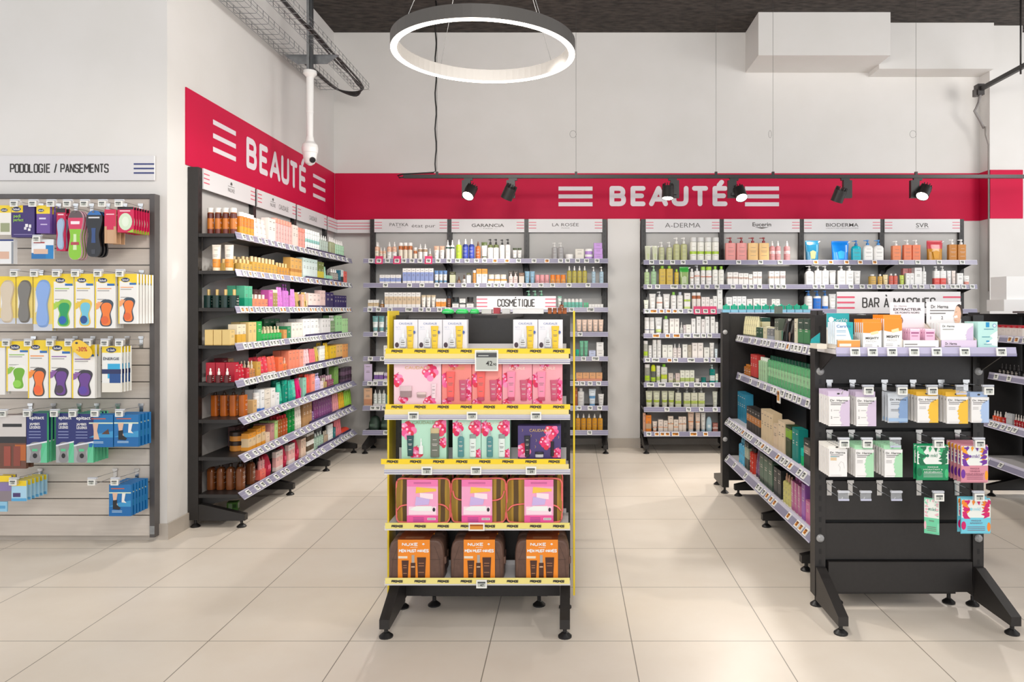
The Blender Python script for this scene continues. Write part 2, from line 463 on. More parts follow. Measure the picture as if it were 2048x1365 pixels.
def h_text(*items):
    """items: (text, x offset from the middle, baseline z, cap height, width or None, bold)"""
    def f(m, w):
        for t, dx, z, h, ww, b in items:
            if t == 'tree': logo_tree(m, w / 2 + dx, z, h, -.0128)
            elif t == 'line': m.quad(w / 2 + dx - ww / 2, w / 2 + dx + ww / 2, z, z + h, -.0128, D5)
            elif t == 'tri': m.poly([(w / 2 + dx - ww / 2, z + h), (w / 2 + dx, z), (w / 2 + dx + ww / 2, z + h)], -.0128, D5)
            else: m.text(t, w / 2 + dx, z, h, -.0128, D5, ww, b)
    return f
NUX = lambda dx: [('tree', dx, 2.284, .03, 0, 0), ('line', dx, 2.277, .003, .1, 0), ('NUXE', dx, 2.24, .028, .1, 0)]
HEADS_L = [h_text(*NUX(0)), h_text(*NUX(-.1), ('CAUDALÍE', .12, 2.24, .042, .2, -.004)), h_text(('CAUDALÍE', .0, 2.24, .042, .2, -.004))]
HEADS_BL = [h_text(('PATYKA', -.12, 2.262, .034, .19, 0), ('PARIS', -.12, 2.247, .007, .04, 0), ('état pur', .13, 2.25, .036, .24, -.004)),
            h_text(('GARANCiA', 0, 2.255, .034, .33, .012), ('— PARIS —', 0, 2.235, .008, .2, 0)),
            h_text(('LA ROSÉE', 0, 2.262, .032, .27, .002), ('PARIS', 0, 2.24, .008, .08, 0))]
HEADS_BR = [h_text(('A-DERMA', 0, 2.248, .05, .36, -.006)), h_text(('Eucerin', 0, 2.262, .04, .19, .02), ('tri', 0, 2.236, .015, .15, 0)),
            h_text(('BIODERMA', 0, 2.258, .036, .33, .01), ('LABORATOIRE DERMATOLOGIQUE', 0, 2.238, .008, .33, 0)),
            h_text(('SVR', 0, 2.25, .046, .13, .004), ('line', 0, 2.236, .002, .14, 0))]
def spread_tags(tl, posts, Y):
    """price tag places measured across the rack -> one list of 8 shelves per bay"""
    out = [[[] for _ in range(8)] for _ in posts[:-1]]
    for k, row_ in enumerate(tl):
        for t in row_.split():
            kd = t.lstrip('0123456789.') or 'g'
            x = X(float(t[:len(t) - (0 if t[-1].isdigit() else len(kd))]), Y)
            for i in range(len(posts) - 1):
                if posts[i] - .025 <= x < posts[i + 1] - .025 or (i == len(posts) - 2 and x >= posts[i]):
                    out[i][k].append((x - posts[i], kd)); break
                if i == 0 and x < posts[0]: out[0][k].append((x - posts[0], kd)); break
    return out
YBK, YSH = 7.40, 7.155
PBL = [-2.007, -1.222, -.438, .356]
TBL = ['742 758p 775 794p 808 824 840 857p 876 898 915 934 953 969 990o 1014o 1037 1068 1094o 1121 1135 1155 1173 1194',
       '771 819 844 874 903w 928 954 978 992 1005 1024 1040 1058 1082 1105 1138 1176', '740 757 780 818w 842 857 879 895 1143 1181w',
       '751 777 1160', '741 765 1167 1191w', '741 752 772 1153 1165 1180 1197', '747 757 770 1158 1180 1199', '773 1179']
tb = spread_tags(TBL, PBL, YSH)
for i in range(3):
    bay(PBL[i], YBK, 0, PBL[i + 1] - PBL[i], 'black wall shelving of the ' + ['left bay, cream aerosols on top', 'middle bay, blue and lime sprays on top', 'right bay beside the bare pilaster'][i] + ', back left rack', HEADS_BL[i], tb[i], i == 2, group='bays of the back left rack', tilts=(0, 0, 0, .004, .006, .01, .012, .014))
PBR = [.754, 1.548, 2.363, 3.183, 3.993]
TBR = ['1303 1323 1345 1366 1410 1477 1521 1560 1631o 1661o 1693o 1720o 1749o 1802 1835 1878 1924',
       '1299 1315 1348w 1368 1383 1396 1414 1434 1466 1489 1503 1519 1543 1556 1567 1630 1645 1673 1702 1724 1739 1758 1777 1800 1813 1829 1843 1865 1886 1905 1915 1927 1944',
       '1294 1307ow 1323o 1337o 1350o 1361 1380 1395p 1411p 1426p', '1312ow 1335o 1353ow 1374w 1393w 1407 1419', '1295 1311w 1339o 1351 1382w 1412 1426',
       '1300w 1323w 1352w 1372 1394w 1408 1423', '1333 1376 1402 1429', '1297 1313o 1324o 1334o 1350ow 1386ow 1410o']
tb = spread_tags(TBR, PBR, YSH)
LR = [z - .014 for z in LV]
for i in range(4):
    bay(PBR[i], YBK, 0, PBR[i + 1] - PBR[i], 'black wall shelving of the ' + ['leftmost bay, green and white care', 'second bay, pink and yellow pumps', 'third bay, blue refill pouches', 'rightmost bay, orange pumps'][i] + ', back right rack', HEADS_BR[i], tb[i], i == 3, zs=LR, group='bays of the back right rack', tilts=(0, 0, 0, .004, .006, .01, .012, .014))
PLW = [4.72, 5.54, 6.36, 7.17]
for i in range(3):
    w = PLW[i + 1] - PLW[i]; tg = []
    for k in range(8):
        row_, x = [], .05 + random.random() * .06
        while x < w - .03:
            kd = 'o' if (k in (1, 2) and random.random() < .45) else 'g'
            row_.append((x, kd)); x += (.052 if k in (2, 3, 4) else .075) * (1 + random.random() * .9)
        tg.append(row_)
    bay(-2.40, PLW[i], Q90, w, 'black wall shelving of the ' + ['nearest bay, amber bottles on top', 'middle bay, pink bottles on top', 'far bay beside the corner'][i] + ', left wall rack', HEADS_L[i], tg, i == 2, group='bays of the left wall rack', tilts=(.004, .004, .004, .006, .008, .03, .032, .034))
# header panels turning the corner between the two racks
m = MB().box(-.02, .25, -.012, -.003, 2.2, 2.335, SIGN); stripes(m, -.02, .25, 2.272, .029, .007, -.0127, ROSE)
tag(m.build('header_panel', None, (-2.40, 7.215, 0), Q90), 'blank white header panel with pink stripes, left side of the corner', 'sign')
m = MB().box(-2.385, -2.035, -.012, -.003, 2.2, 2.335, SIGN); stripes(m, -2.385, -2.035, 2.272, .029, .007, -.0127, ROSE)
tag(m.build('header_panel', None, (0, 7.47, 0)), 'blank white header panel with pink stripes, back side of the corner', 'sign')
# ---------------------------------------------------------------- free-standing gondolas (spine, two sides of shelves, far end)
GY = [3.60, 3.93, 4.72, 5.51]
GS = [(1.21, .245), (.925, .245), (.58, .31), (.30, .31)]
def gondola(x0, label, left_tags, sides=(-1, 1)):
    root = thing('gondola', label, 'shelving', (x0, 0, 0))
    MB().box(.38, .40, 3.52, 5.55, .1, 1.36, BLACK).build('spine_panel', root)
    MB().box(.33, .45, 3.52, 5.55, 1.36, 1.385, BLACK).build('top_cap', root)
    for y in GY[1:]:
        MB().box(.36, .42, y - .025, y + .025, .05, 1.36, BLACK).build('upright', root)
    for y in GY[1:]:
        for sd in sides: leg(root, .39, .31, (sd, 0), y)
    for k, (z, dp) in enumerate(GS):
        for sd in sides:
            s0, s1 = (.39 - .03 - dp, .36) if sd < 0 else (.42, .42 + dp)
            m = MB().box(s0, s1, 3.58, 5.54, z - .022, z - .001, BLACK).box(s0, s1, 3.58, 5.54, z - .001, z, GREYW)
            o = m.build('shelf', root)
            t = .004 if k < 2 else .028
            xa = s0 if sd < 0 else s1
            xb_ = xa + sd * (.01 + t)
            r = MB().prism([(xa, z + .01), (xa + sd * .003, z + .012), (xb_ + sd * .003, z - .04), (xb_, z - .042)], 3.58, 5.54, LILAC, 'y')
            for f0, f1 in ((0, .3), (.9, 1)):
                q = lambda f: (lerp(xa + sd * .0035, xb_ + sd * .0035, f), lerp(z + .012, z - .04, f))
                (a1, b1), (a2, b2) = q(f0), q(f1)
                r.add([(a1, 3.58, b1), (a1, 5.54, b1), (a2, 5.54, b2), (a2, 3.58, b2)], [(0, 1, 2, 3)], mat('#c9c6d8', .25))
            r.build('price_rail', o)
            if sd < 0 and left_tags:
                an = -math.atan2(.01 + t, .05)
                y = 5.5
                while y > 3.65:
                    if random.random() < (.9, .45, .75, .6)[k]:
                        link(TAGS['o' if (k == 3 and y < 4.4) or random.random() < .1 else 'g'], 'price_tag', o, ((xa + xb_) / 2 - .006, y, z - .014), -Q90, an)
                    y -= .062 + random.random() * .03
    # far end cap
    for x in (0, .73):
        MB().box(x, x + .05, 5.56, 5.63, .05, 1.39, BLACK).build('upright', root)
        pad_mb(x + .025, 5.595).build('foot_pad', root)
        leg(root, x + .025, .3, (0, 1), 5.6)
    MB().box(.05, .73, 5.58, 5.60, .1, 1.38, BLACK).build('end_panel', root)
    for z in (1.24, .42):
        m = MB().loft(ROUND, [(.014, .014, 0), (.018, .018, .004), (.006, .006, .012)], mat('#b9b9b9', .2))
        m.v = [(.0 + .02 + a, 5.558 - c, z + b) for a, b, c in m.v]
        m.build('bumper', root)
    return root
GR = gondola(1.17, 'black double-sided gondola of green haircare behind the mask display', True)
big = MB().box(-.03, .03, -.004, .002, -.04, .04, '#e8e4dc').quad(-.022, .022, -.026, .032, -.0045, mat('#c98a3c', .5)).quad(-.018, .018, .01, .026, -.0049, mat('#6a3f18', .5))
big.build('price_tag', GR, (.112 - .012, 4.407, .885), -Q90)
gondola(-.80, 'black gondola running back behind the yellow promotion display', False)
gondola(3.09, 'black gondola partly seen at the right picture edge', True, (-1,))
# ---------------------------------------------------------------- promotion display (near end of the middle gondola)
def num_tag(w, h, text, orange=False, big=False):
    m = MB().box(-w / 2, w / 2, -.006, .0012, -h / 2, h / 2, '#ecebe6')
    a, b = w / 2 - .006, h / 2 - .006
    m.quad(-a, a, -b, b, -.0064, '#d98f2e' if orange else '#b7bab2')
    m.quad(-a, a, b * .35, b * .85, -.0068, '#9a4a14' if orange else '#45474a')
    if big:
        m.text('42', .012, -.022, .021, -.0069, INK, None, .02); m.text('90', .036, -.022, .011, -.0069, INK, None, .02)
        m.quad(-a * .8, a * .2, b * .5, b * .58, -.0072, '#c9cbc6')
    elif text: m.text(text, .002, -b * .82, b * .95, -.0069, INK, None, .02)
    return m.mesh('price_tag')
PD = thing('promotion_display', 'yellow sided end display with PROMOS strips and five white shelves', 'display stand', (-.805, 3.40, 0))
WD = .80
for x in (.015, .785):
    post_mb(1.385, z0=.06, w=.046).build('upright', PD, (x, 0, 0))
    leg(PD, x, .30, top=.2)
    pad_mb(x, .04).build('foot_pad', PD)
MB().box(.04, .76, .03, .045, .1, 1.37, BLACK).build('back_panel', PD)
o = MB().box(.04, .76, .0, .028, .07, .16, BLACK).box(.1, .7, .06, .075, .045, .1, BLACK).build('plinth', PD)
for x in (.16, .66): pad_mb(x, .065).build('foot_pad', o)
for x0 in (-.026, .826):
    MB().box(x0 - .004, x0 + .004, -.07, .13, .1, 1.405, YEL).build('side_panel', PD)
PZ = [1.19, .945, .705, .462, .22]
PT = [[(973, '42')], [(826.5, '39'), (944, '17'), (1072, '17')], [(853.5, '31'), (952, '17'), (1062, '39')], [(953, 'o')], [(963, '47')]]
yq = mat('#e9d58c', .3)
for k, z in enumerate(PZ):
    o = MB().box(.0, .80, -.2, -.004, z - .012, z, GREYW).box(.01, .79, -.008, -.004, z, z + (.062 if k < 3 else .02), GREYW).build('shelf', PD)
    off = (0, 0, -.02, 0, 0)[k]
    m = MB()
    if k < 3:
        m.box(-.002 + off, .808 + off, -.2125, -.2105, z + .027, z + .05, YEL)
        m.box(-.006, .802, -.2125, -.208, z + .006, z + .027, yq)
        zt, ht = z + .032, .0125
    else:
        m.box(-.004, .806, -.211, -.2085, z - .014, z + .012, mat('#eadb7c' if k == 3 else '#efe08a', .3))
        zt, ht = z - .008, .0115
    for i in range(8): m.letters('PROMOS', .048 + .1013 * i + off, zt, .05, ht, .0032, -.2128, INK, .42, slant=.12)
    m.build('promo_strip', o)
    r = MB()
    if k < 3:
        r.prism([(-.2, z + .004), (-.208, z + .006), (-.212, z - .018), (-.2, z - .02)], -.008, .808, GREYW)
        for f in (.0, -.009): r.quad(-.008, .808, z + f - .004, z + f, -.2126, LILAC if f else mat('#b5b2c6', .25))
    else: r.prism([(-.2, z - .001), (-.2075, z - .001), (-.2075, z - .022), (-.2, z - .024)], -.008, .808, GREYW)
    r.build('price_rail', o)
    for u, t in PT[k]:
        x = X(u, 3.18) + .805
        if t == '42': me, zz = num_tag(.102, .092, t, big=True), z - .0025
        elif t == 'o': me, zz = num_tag(.07, .034, '', True), z - .003
        else: me, zz = num_tag(.046, .036, t), (z - .0 if k < 3 else z - .012)
        link(me, 'price_tag', o, (x, -.214, zz))
# ---------------------------------------------------------------- mask display (near end of the right gondola)
MX, MY = 1.155, 3.42
MD = thing('mask_display', 'black end display with hooks of face masks under BAR À MASQUES', 'display stand', (MX, MY, 0))
for x in (.025, .77):
    post_mb(1.385, z0=.06).build('upright', MD, (x, 0, 0))
    leg(MD, x, .29, top=.2)
    pad_mb(x, .05).build('foot_pad', MD)
for a, b in ((1.062, 1.38), (.852, 1.045), (.618, .835), (.418, .60), (.23, .401)):
    m = MB().box(.052, .743, .012, .024, a, b, BLACK)
    m.build('panel_board', MD)
MB().box(.052, .743, .03, .036, .1, 1.38, mat('#0c0b0b', .7)).build('back_panel', MD)
o = MB().box(.06, .735, -.012, .01, .085, .226, BLACK).box(.09, .70, .07, .085, .045, .1, BLACK).build('plinth', MD)
for x in (.13, .67): pad_mb(x, .077).build('foot_pad', o)
for x, z in ((.025, 1.12), (.77, 1.12), (.025, .334), (.77, .334)):
    m = MB().loft(ROUND, [(.019, .019, 0), (.017, .017, .006), (.009, .009, .012)], mat('#c9c9c9', .15, 0, .5))
    m.v = [(x + a, -.0005 - c, z + b) for a, b, c in m.v]
    m.build('bumper', MD)
o = MB().box(.01, .79, -.235, -.002, 1.215, 1.235, GREYW).prism([(-.002, 1.215), (-.2, 1.215), (-.002, 1.12)], .02, .026, BLACK).prism([(-.002, 1.215), (-.2, 1.215), (-.002, 1.12)], .775, .781, BLACK).build('shelf', MD)
m = MB().prism([(-.235, 1.244), (-.2385, 1.246), (-.246, 1.208), (-.243, 1.206)], .012, .80, mat('#b3aec9', .2))
for z, c in ((1.216, LILAC), (1.208, LILACD)): m.quad(.012, .80, z - .002, z + .002, -.2465, c)
m.build('price_rail', o)
for u, t in ((1709, '12'), (1744, '14'), (1783, '14'), (1827, '11'), (1872, '8'), (1928, '4'), (2001, '14')):
    link(num_tag(.042, .036, t), 'price_tag', o, (X(u, MY - .245) - MX, -.248, 1.226), 0, -.15)
# ---------------------------------------------------------------- hooks
def hook(label, group, x, y, z, ln, price=None, rodz=0.):
    """a double wire hook with its plate on a panel at (x, y, z), reaching ln towards the viewer; price: None no holder, '' empty holder"""
    t = thing('display_hook', label, 'hook', (x, y, z), 0, group)
    MB().box(-.011, .011, -.003, 0, -.052, .016, CHROME).box(-.0155, .0155, -.006, 0, .006, .02, CHROME).build('plate', t)
    MB().tube([(0, -.002, -.035), (0, -ln * .3, -.03), (0, -ln * .93, -.03), (0, -ln, -.018)], .0022, CHROME).build('rod', t)
    if price is not None:
        MB().tube([(0, -.004, .0), (0, -ln * .6, .004), (0, -ln - .006, .006)], .0016, CHROME).build('holder_wire', t)
        h = MB().box(-.024, .024, -ln - .012, -ln - .008, -.026, .012, CLEAR).box(-.025, .025, -ln - .018, -ln - .004, .006, .014, mat('#dfe2ea', .12, 0, 0, 0, .7)).build('price_holder', t)
        if price == '':
            MB().box(-.024, .024, -ln - .016, -ln - .0125, -.03, -.022, mat('#c9cbe0', .12, 0, 0, 0, .8)).build('clip', h)
        if price: link(num_tag(.042, .034, price), 'price_tag', h, (0, -ln - .018, -.013))
    return t
MH = [(768, [(1658, None), (1704, '18'), (1768, '3'), (1825, '13'), (1881, ''), (1931, '9')]),
      (868, [(1658, '12'), (1702, '14'), (1756, ''), (1837, '3'), (1914, '3')]),
      (969, [(1658, ''), (1700, ''), (1758, ''), (1837, '3'), (1913, '3')])]
for r, (v, hs) in enumerate(MH):
    for i, (u, p) in enumerate(hs):
        hook('chrome hook, %s from left in the %s row of the mask display' % (ORD[i], ('top', 'middle', 'bottom')[r]), 'hooks of the mask display', X(u, MY + .012), MY + .011, Z(v, MY + .012), .17, p)
# ---------------------------------------------------------------- slatwall at left
SW = thing('slatwall_panel', 'greige slatwall panel in a dark frame hung with foot care', 'slatwall', (-2.513, 4.40, 0))
m = MB().box(-2.2, -.03, .04, .052, .035, 2.10, mat('#3c3835', .7))
z = .06
m.box(-2.2, -.032, .018, .04, .036, .157, SLAT)
zz = .163
while zz < 2.08:
    m.box(-2.2, -.032, .018, .04, zz, min(zz + .0955, 2.085), SLAT)
    m.quad(-2.2, -.032, zz - .004, zz - .001, .03, mat('#77726d', .4)); zz += .1015
m.build('slat_board', SW)
MB().box(-.03, 0, 0, .055, .03, 2.113, GUN).box(-2.2, -.03, .004, .055, 2.086, 2.113, GUN).box(-.028, .0, -.002, 0, .05, .1, STEEL).build('frame', SW)
NAVY = mat('#2f3a74', .5)
m = MB().box(-1.16, 0, -.012, 0, 0, .15, SIGN)
m.letters('PODOLOGIE / PANSEMENTS', -.58, .045, .605, .057, .0082, -.0125, INK, .4)
for a, b in ((-.125, -.0), (-1.16, -1.035)): stripes(m, a, b, .072, .0275, .0095, -.0127, NAVY)
tag(m.build('aisle_sign', None, (-2.54, 4.455, 2.203)), 'white sign reading PODOLOGIE / PANSEMENTS with navy stripes', 'sign')
# ---------------------------------------------------------------- signs standing on the gondolas
def top_sign(loc, w, h, word, label, wt, ht, th, sw, pitch, st, foot):
    t = thing('aisle_sign', label, 'sign', loc)
    m = MB().box(0, w, 0, .006, foot, foot + h, SIGN)
    zc = foot + h * .5
    for k in (-1, 0, 1):
        for a, b, e in ((0, sw, sw), (w - sw, w, w - sw)):
            m.quad(a, b, zc + k * pitch - st / 2, zc + k * pitch + st / 2, -.0006, ROSE)
            m.disc(e, zc + k * pitch, st / 2, st / 2, -.0009, ROSE)
    m.letters(word, w / 2, zc - ht * .52, wt, ht, th, -.0006, INK, .42)
    m.build('panel', t)
    for x in (w * .2, w * .8): MB().box(x - .012, x + .012, -.02, .03, 0, .003, mat('#b9b9b9', .3)).box(x - .012, x + .012, .006, .009, 0, foot + .03, mat('#b9b9b9', .3)).build('stand', t)
top_sign((-.703, 5.5, 1.385), .60, .1, 'COSMÉTIQUE', 'white sign reading COSMÉTIQUE on the middle gondola', .287, .058, .0075, .078, .028, .0075, .029)
top_sign((1.30, 3.53, 1.385), .60, .105, 'BAR À MASQUES', 'white sign reading BAR À MASQUES above the mask display', .356, .05, .0062, .082, .026, .0085, .008)
# ---------------------------------------------------------------- ring lamp
RL = thing('ring_lamp', 'large round ring lamp glowing white, hung from the ceiling on thin wires', 'pendant lamp', (-.518, 4.4, 2.96))
N = 72; R1, R0 = .553, .513
c_ = [(math.cos(2 * math.pi * i / N), math.sin(2 * math.pi * i / N)) for i in range(N)]
def ring_mb(prof, mm):
    m = MB(); n = len(prof)
    pts = [(c * r, s * r, z) for r, z in prof for c, s in c_]
    fs = []
    for j in range(n):
        k = (j + 1) % n
        fs += [(j * N + i, j * N + (i + 1) % N, k * N + (i + 1) % N, k * N + i) for i in range(N)]
    m.add(pts, fs, mm, True)
    return m
mm_ = ring_mb([(R1, .0), (R1, .075), (R0, .075), (R0, .0), (R0 + .002, .0), (R0 + .002, .07), (R1 - .002, .07), (R1 - .002, .0)], mat('#5a5754', .45)); mm_.sm = [False] * len(mm_.sm)
mm_.build('housing', RL)
ring_mb([(R1 - .0025, -.004), (R1 - .0025, .012), (R0 + .0025, .012), (R0 + .0025, -.004)], mat('#fff3e2', .5, 0, 0, 9.)).build('diffuser', RL)
for a in (.72, 2.25, 3.9, 5.45):
    MB().tube([(math.cos(a) * .533, math.sin(a) * .533, .07), (0, 0, CEILZ - 2.96 - .03)], .0014, mat('#8f8f8f', .3, .6), 5).build('wire', RL)
MB().loft(ROUND, [(.06, .06, CEILZ - 2.96 - .035), (.06, .06, CEILZ - 2.96)], mat('#3a3836', .5)).build('canopy', RL)
lamp('ring_lamp_light', 'POINT', (-.518, 4.4, 2.93), 90, (1, .95, .88), shadow_soft_size=.4)
# ---------------------------------------------------------------- spot track
TY, TZ = 6.85, 2.668
TR = thing('lighting_track', 'long black lighting track with six spots along the back wall', 'lighting track', (0, TY, TZ))
MB().box(X(807, TY), 4.7, -.018, .018, -.016, .016, BLACK).build('rail', TR)
wire = mat('#6d6b69', .4, .3)
for u in (874, 1152, 1432, 1546, 1832):
    x = X(u, TY)
    o = MB().tube([(x, 0, .03), (x, 0, CEILZ - TZ)], .0016, wire, 5).build('wire', TR)
    MB().box(x - .011, x + .011, -.012, .012, .016, .045, BLACK).build('clip', TR)
    if u != 874:
        lp = MB(); lx = x - (.028 if u != 1432 else .008)
        lp.tube([(lx + math.cos(2 * math.pi * i / 20) * (.03 if u > 1600 or u < 1200 else .014), 0, .40 + math.sin(2 * math.pi * i / 20) * .034) for i in range(20)], .0014, wire, 4, True)
        if u != 1432: lp.build('wire_loop', o)
cab = [(X(872, TY) + .006 * math.sin(i * 1.3), -.014, lerp(CEILZ - TZ, .05, i / 24)) for i in range(25)]
cab += [(X(u, TY), -.02, lerp(.035, .02, k / 3)) for k, u in enumerate((868, 850, 830, 806))] + [(X(796, TY), -.02, .005), (X(800, TY), -.02, -.015), (X(808, TY), -.02, -.01)]
MB().tube(cab, .007, '#1d1b1a', 6).build('power_cable', TR)
def spot(u, dx, hx, hv, d, lit, label, power=115):
    x = X(u, TY)
    t = thing('track_spotlight', label, 'spotlight', (x, TY, TZ - .017), 0, 'spotlights on the long track')
    MB().box(-.04, .04, -.014, .014, -.02, 0, BLACK).build('adapter', t)
    MB().box(dx - .04, dx + .04, -.022, .022, -.185, -.02, BLACK).build('driver_box', t)
    D = Vector(d).normalized()
    q = D.to_track_quat('-Z', 'Y').to_matrix().to_4x4()
    P = Vector((X(hx, TY) - x, -.055, Z(hv, TY) - TZ + .017))
    M = Matrix.Translation(P) @ q
    h = MB(); h.M = M
    h.loft(ROUND24, [(.05, .05, .06), (.054, .054, .058), (.056, .056, -.055), (.052, .052, -.056)], BLACK, cap=False)
    h.add([(x_ * .05, y_ * .05, .06) for x_, y_ in ROUND24], [tuple(range(24))], BLACK)
    for k in range(12):
        a = 2 * math.pi * k / 12
        h.prism([(.04, .03), (.056, .03), (.052, .085), (.04, .085)], -.003, .003, BLACK, 'y')
        n = 8
        for j in range(len(h.v) - n, len(h.v)):
            p = q.inverted() @ (Vector(h.v[j]) - P)
            c, s = math.cos(a), math.sin(a)
            h.v[j] = tuple(M @ Vector((p.x * c - p.y * s, p.x * s + p.y * c, p.z)))
    hd = h.build('head', t)
    MB().box(min(dx, P.x) - .012, max(dx, P.x) + .012, -.05, -.02, P.z - .012, P.z + .012, BLACK).build('pivot', t)
    l = MB(); l.M = M
    l.add([(x_ * .0515, y_ * .0515, -.05) for x_, y_ in ROUND24], [tuple(range(24))], mat('#fff4e4', .3, 0, 0, 14.) )
    l.build('lens', hd)
    if lit:
        L = lamp('spot_lamp', 'SPOT', tuple(Vector((x, TY, TZ - .017)) + P + D * .075), power, (1, .94, .87), spot_size=math.radians(80), spot_blend=.5, shadow_soft_size=.05)
        L.rotation_euler = D.to_track_quat('-Z', 'Y').to_euler()
spot(937, -.02, 941, 387, (-.25, -.62, -.75), 1, 'black spotlight with bright lens, leftmost on the long track')
spot(1026, -.02, 1018, 389, (-.42, .28, -.86), 1, 'black spotlight tilted away left, second from left on the track', 24)
spot(1345, .02, 1334, 388, (-.05, -.2, -.95), 1, 'black spotlight aimed straight down over the A of BEAUTÉ', 60)
spot(1468, -.02, 1478, 390, (.1, -.6, -.78), 1, 'black spotlight with bright lens beside the white banner stripes')
spot(1690, .02, 1673, 394, (-.25, .35, -.9), 1, 'black spotlight tilted away, second from right on the track', 30)
spot(1835, -.03, 1842, 387, (-.5, -.42, -.75), 1, 'black spotlight with bright lens, rightmost on the long track')
# ---------------------------------------------------------------- surveillance camera on its drop pole, cable trays
CXX, CY = -2.143, 6.0
SC = thing('dome_camera', 'white dome camera on a white drop pole before the left banner', 'security camera', (CXX, CY, 0))
MB().box(-.022, .0, -.02, .02, 3.38, CEILZ, STEEL).box(.006, .022, -.02, .02, 3.38, CEILZ, mat('#5d6063', .35, .7)).build('strut_channel', SC)
MB().loft(ROUND, [(.052, .052, 3.385), (.055, .055, 3.36), (.03, .03, 3.33), (.0285, .0285, 3.05), (.03, .03, 3.04), (.027, .027, 3.03), (.026, .026, 2.84)], WHITE).build('drop_pole', SC)
dm = MB().loft(ROUND24, [(.028, .028, 2.84), (.035, .035, 2.80), (.06, .06, 2.775), (.066, .066, 2.745), (.062, .062, 2.71), (.058, .058, 2.705), (.052, .052, 2.66), (.036, .036, 2.62), (.012, .012, 2.603)], WHITE).build('housing', SC)
dl = MB(); dl.M = Matrix.Translation((.03, -.032, 2.645)) @ Vector((.55, -.6, -.45)).to_track_quat('Z', 'Y').to_matrix().to_4x4()
dl.loft(ROUND, [(.024, .024, 0), (.024, .024, .012), (.012, .012, .014)], '#1b1a1c'); dl.build('lens', dm)
pl = thing('tray_bracket', 'grey metal bracket plate carrying two cable trays by the pole', 'bracket', (0, 6.052, 3.53))
MB().prism([(-2.37, 0), (-1.92, 0), (-2.02, -.07), (-2.27, -.07)], 0, .004, STEEL, 'y').box(-2.37, -1.92, -.028, .004, -.004, 0, STEEL).build('plate', pl)
for (x0, x1), lab in (((-2.405, -2.235), 'galvanised wire cable tray running nearest the left wall'), ((-2.08, -1.935), 'galvanised wire cable tray carrying black cables beside the pole')):
    m = MB(); zt = 3.535
    for x, z in ((x0, zt + .06), (x0, zt + .03), (x0, zt), (lerp(x0, x1, .33), zt), (lerp(x0, x1, .67), zt), (x1, zt), (x1, zt + .03), (x1, zt + .06)):
        m.tube([(x, 3.6, z), (x, 7.02, z)], .0021, STEEL, 4)
    for i in range(35):
        y = 3.6 + i * .1
        m.tube([(x0, y, zt + .06), (x0, y, zt + .01), (x0 + .01, y, zt), (x1 - .01, y, zt), (x1, y, zt + .01), (x1, y, zt + .06)], .0021, STEEL, 4)
    tag(m.build('cable_tray'), lab, 'cable tray', 'wire cable trays under the ceiling')
CB = thing('cable_bundle', 'bundle of black cables lying in the right tray and looping across', 'cable', (0, 0, .006))
for k in range(3):
    pts = [(-1.985 - .012 * k + .018 * math.sin(i * .9 + k * 2), 3.6 + i * .34, 3.5485 + .006 * k + .008 * abs(math.sin(i * 1.7 + k))) for i in range(10)]
    pts += [(-1.98 - .02 * k, 6.9, 3.555), (-2.01 - .01 * k, 7.07, 3.556), (-2.1, 7.12 + .02 * k, 3.54 - .012 * k), (-2.22, 7.10 + .02 * k, 3.545), (-2.29 + .012 * k, 6.98, 3.556), (-2.30 + .012 * k, 6.55, 3.552), (-2.31 + .015 * k, 6.15, 3.5485)]
    sm_ = []
    for i in range(len(pts) - 1):
        for f in (0, .25, .5, .75):
            p0, p1, p2, p3 = (Vector(pts[max(i - 1, 0)]), Vector(pts[i]), Vector(pts[i + 1]), Vector(pts[min(i + 2, len(pts) - 1)]))
            sm_.append(tuple(.5 * (2 * p1 + (p2 - p0) * f + (2 * p0 - 5 * p1 + 4 * p2 - p3) * f * f + (3 * p1 - p0 - 3 * p2 + p3) * f ** 3)))
    MB().tube(sm_, .009, ('#1d1c1c', '#262526', '#3a3a3b')[k], 6).build('cable', CB)
# ---------------------------------------------------------------- arm and cable at the right pier
AR = thing('lighting_track', 'short black lighting track running towards us at the right pier', 'lighting track', (4.13, 0, 3.63))
MB().box(-.016, .016, 5.6, 7.3, -.02, .02, BLACK).build('rail', AR)
MB().tube([(0, 6.65, -.06), (0, 6.65, CEILZ - 3.63)], .009, '#2a2726').build('hanging_rod', AR)
MB().box(-.035, .03, 7.28, 7.36, -.06, .05, '#3f3b3a').box(-.06, -.03, 7.3, 7.34, -.07, .0, '#55504e').build('junction_box', AR)
cb = [(0, 7.3, -.05), (.01, 7.35, -.12), (-.02, 7.37, -.2), (.05, 7.39, -.3), (.10, 7.42, -.36)]
MB().tube(cb, .014, '#8a8583', 7).build('conduit', AR)
o = MB().tube([(4.235, 7.40, 3.28), (4.25, 7.42, 3.2), (4.283, 7.425, 3.1), (4.285, 7.425, 1.6)], .009, '#8d8782', 6).build('wall_cable')
tag(o, 'thin grey cable running down the left edge of the right pier', 'cable')
# white boxes on the far right gondola
BW = thing('storage_box', 'plain white box lying on the far right gondola', 'box', (3.46, 5.42, 1.386))
MB().box(-.29, .42, -.12, .1, .015, .1, mat('#e9e8e6', .4)).box(-.1, .42, -.11, .09, 0, .015, mat('#dcdad8', .5)).build('lid', BW)
MB().box(-.26, .36, -.1, .1, .1, .27, mat('#f0efed', .4)).build('body', BW)
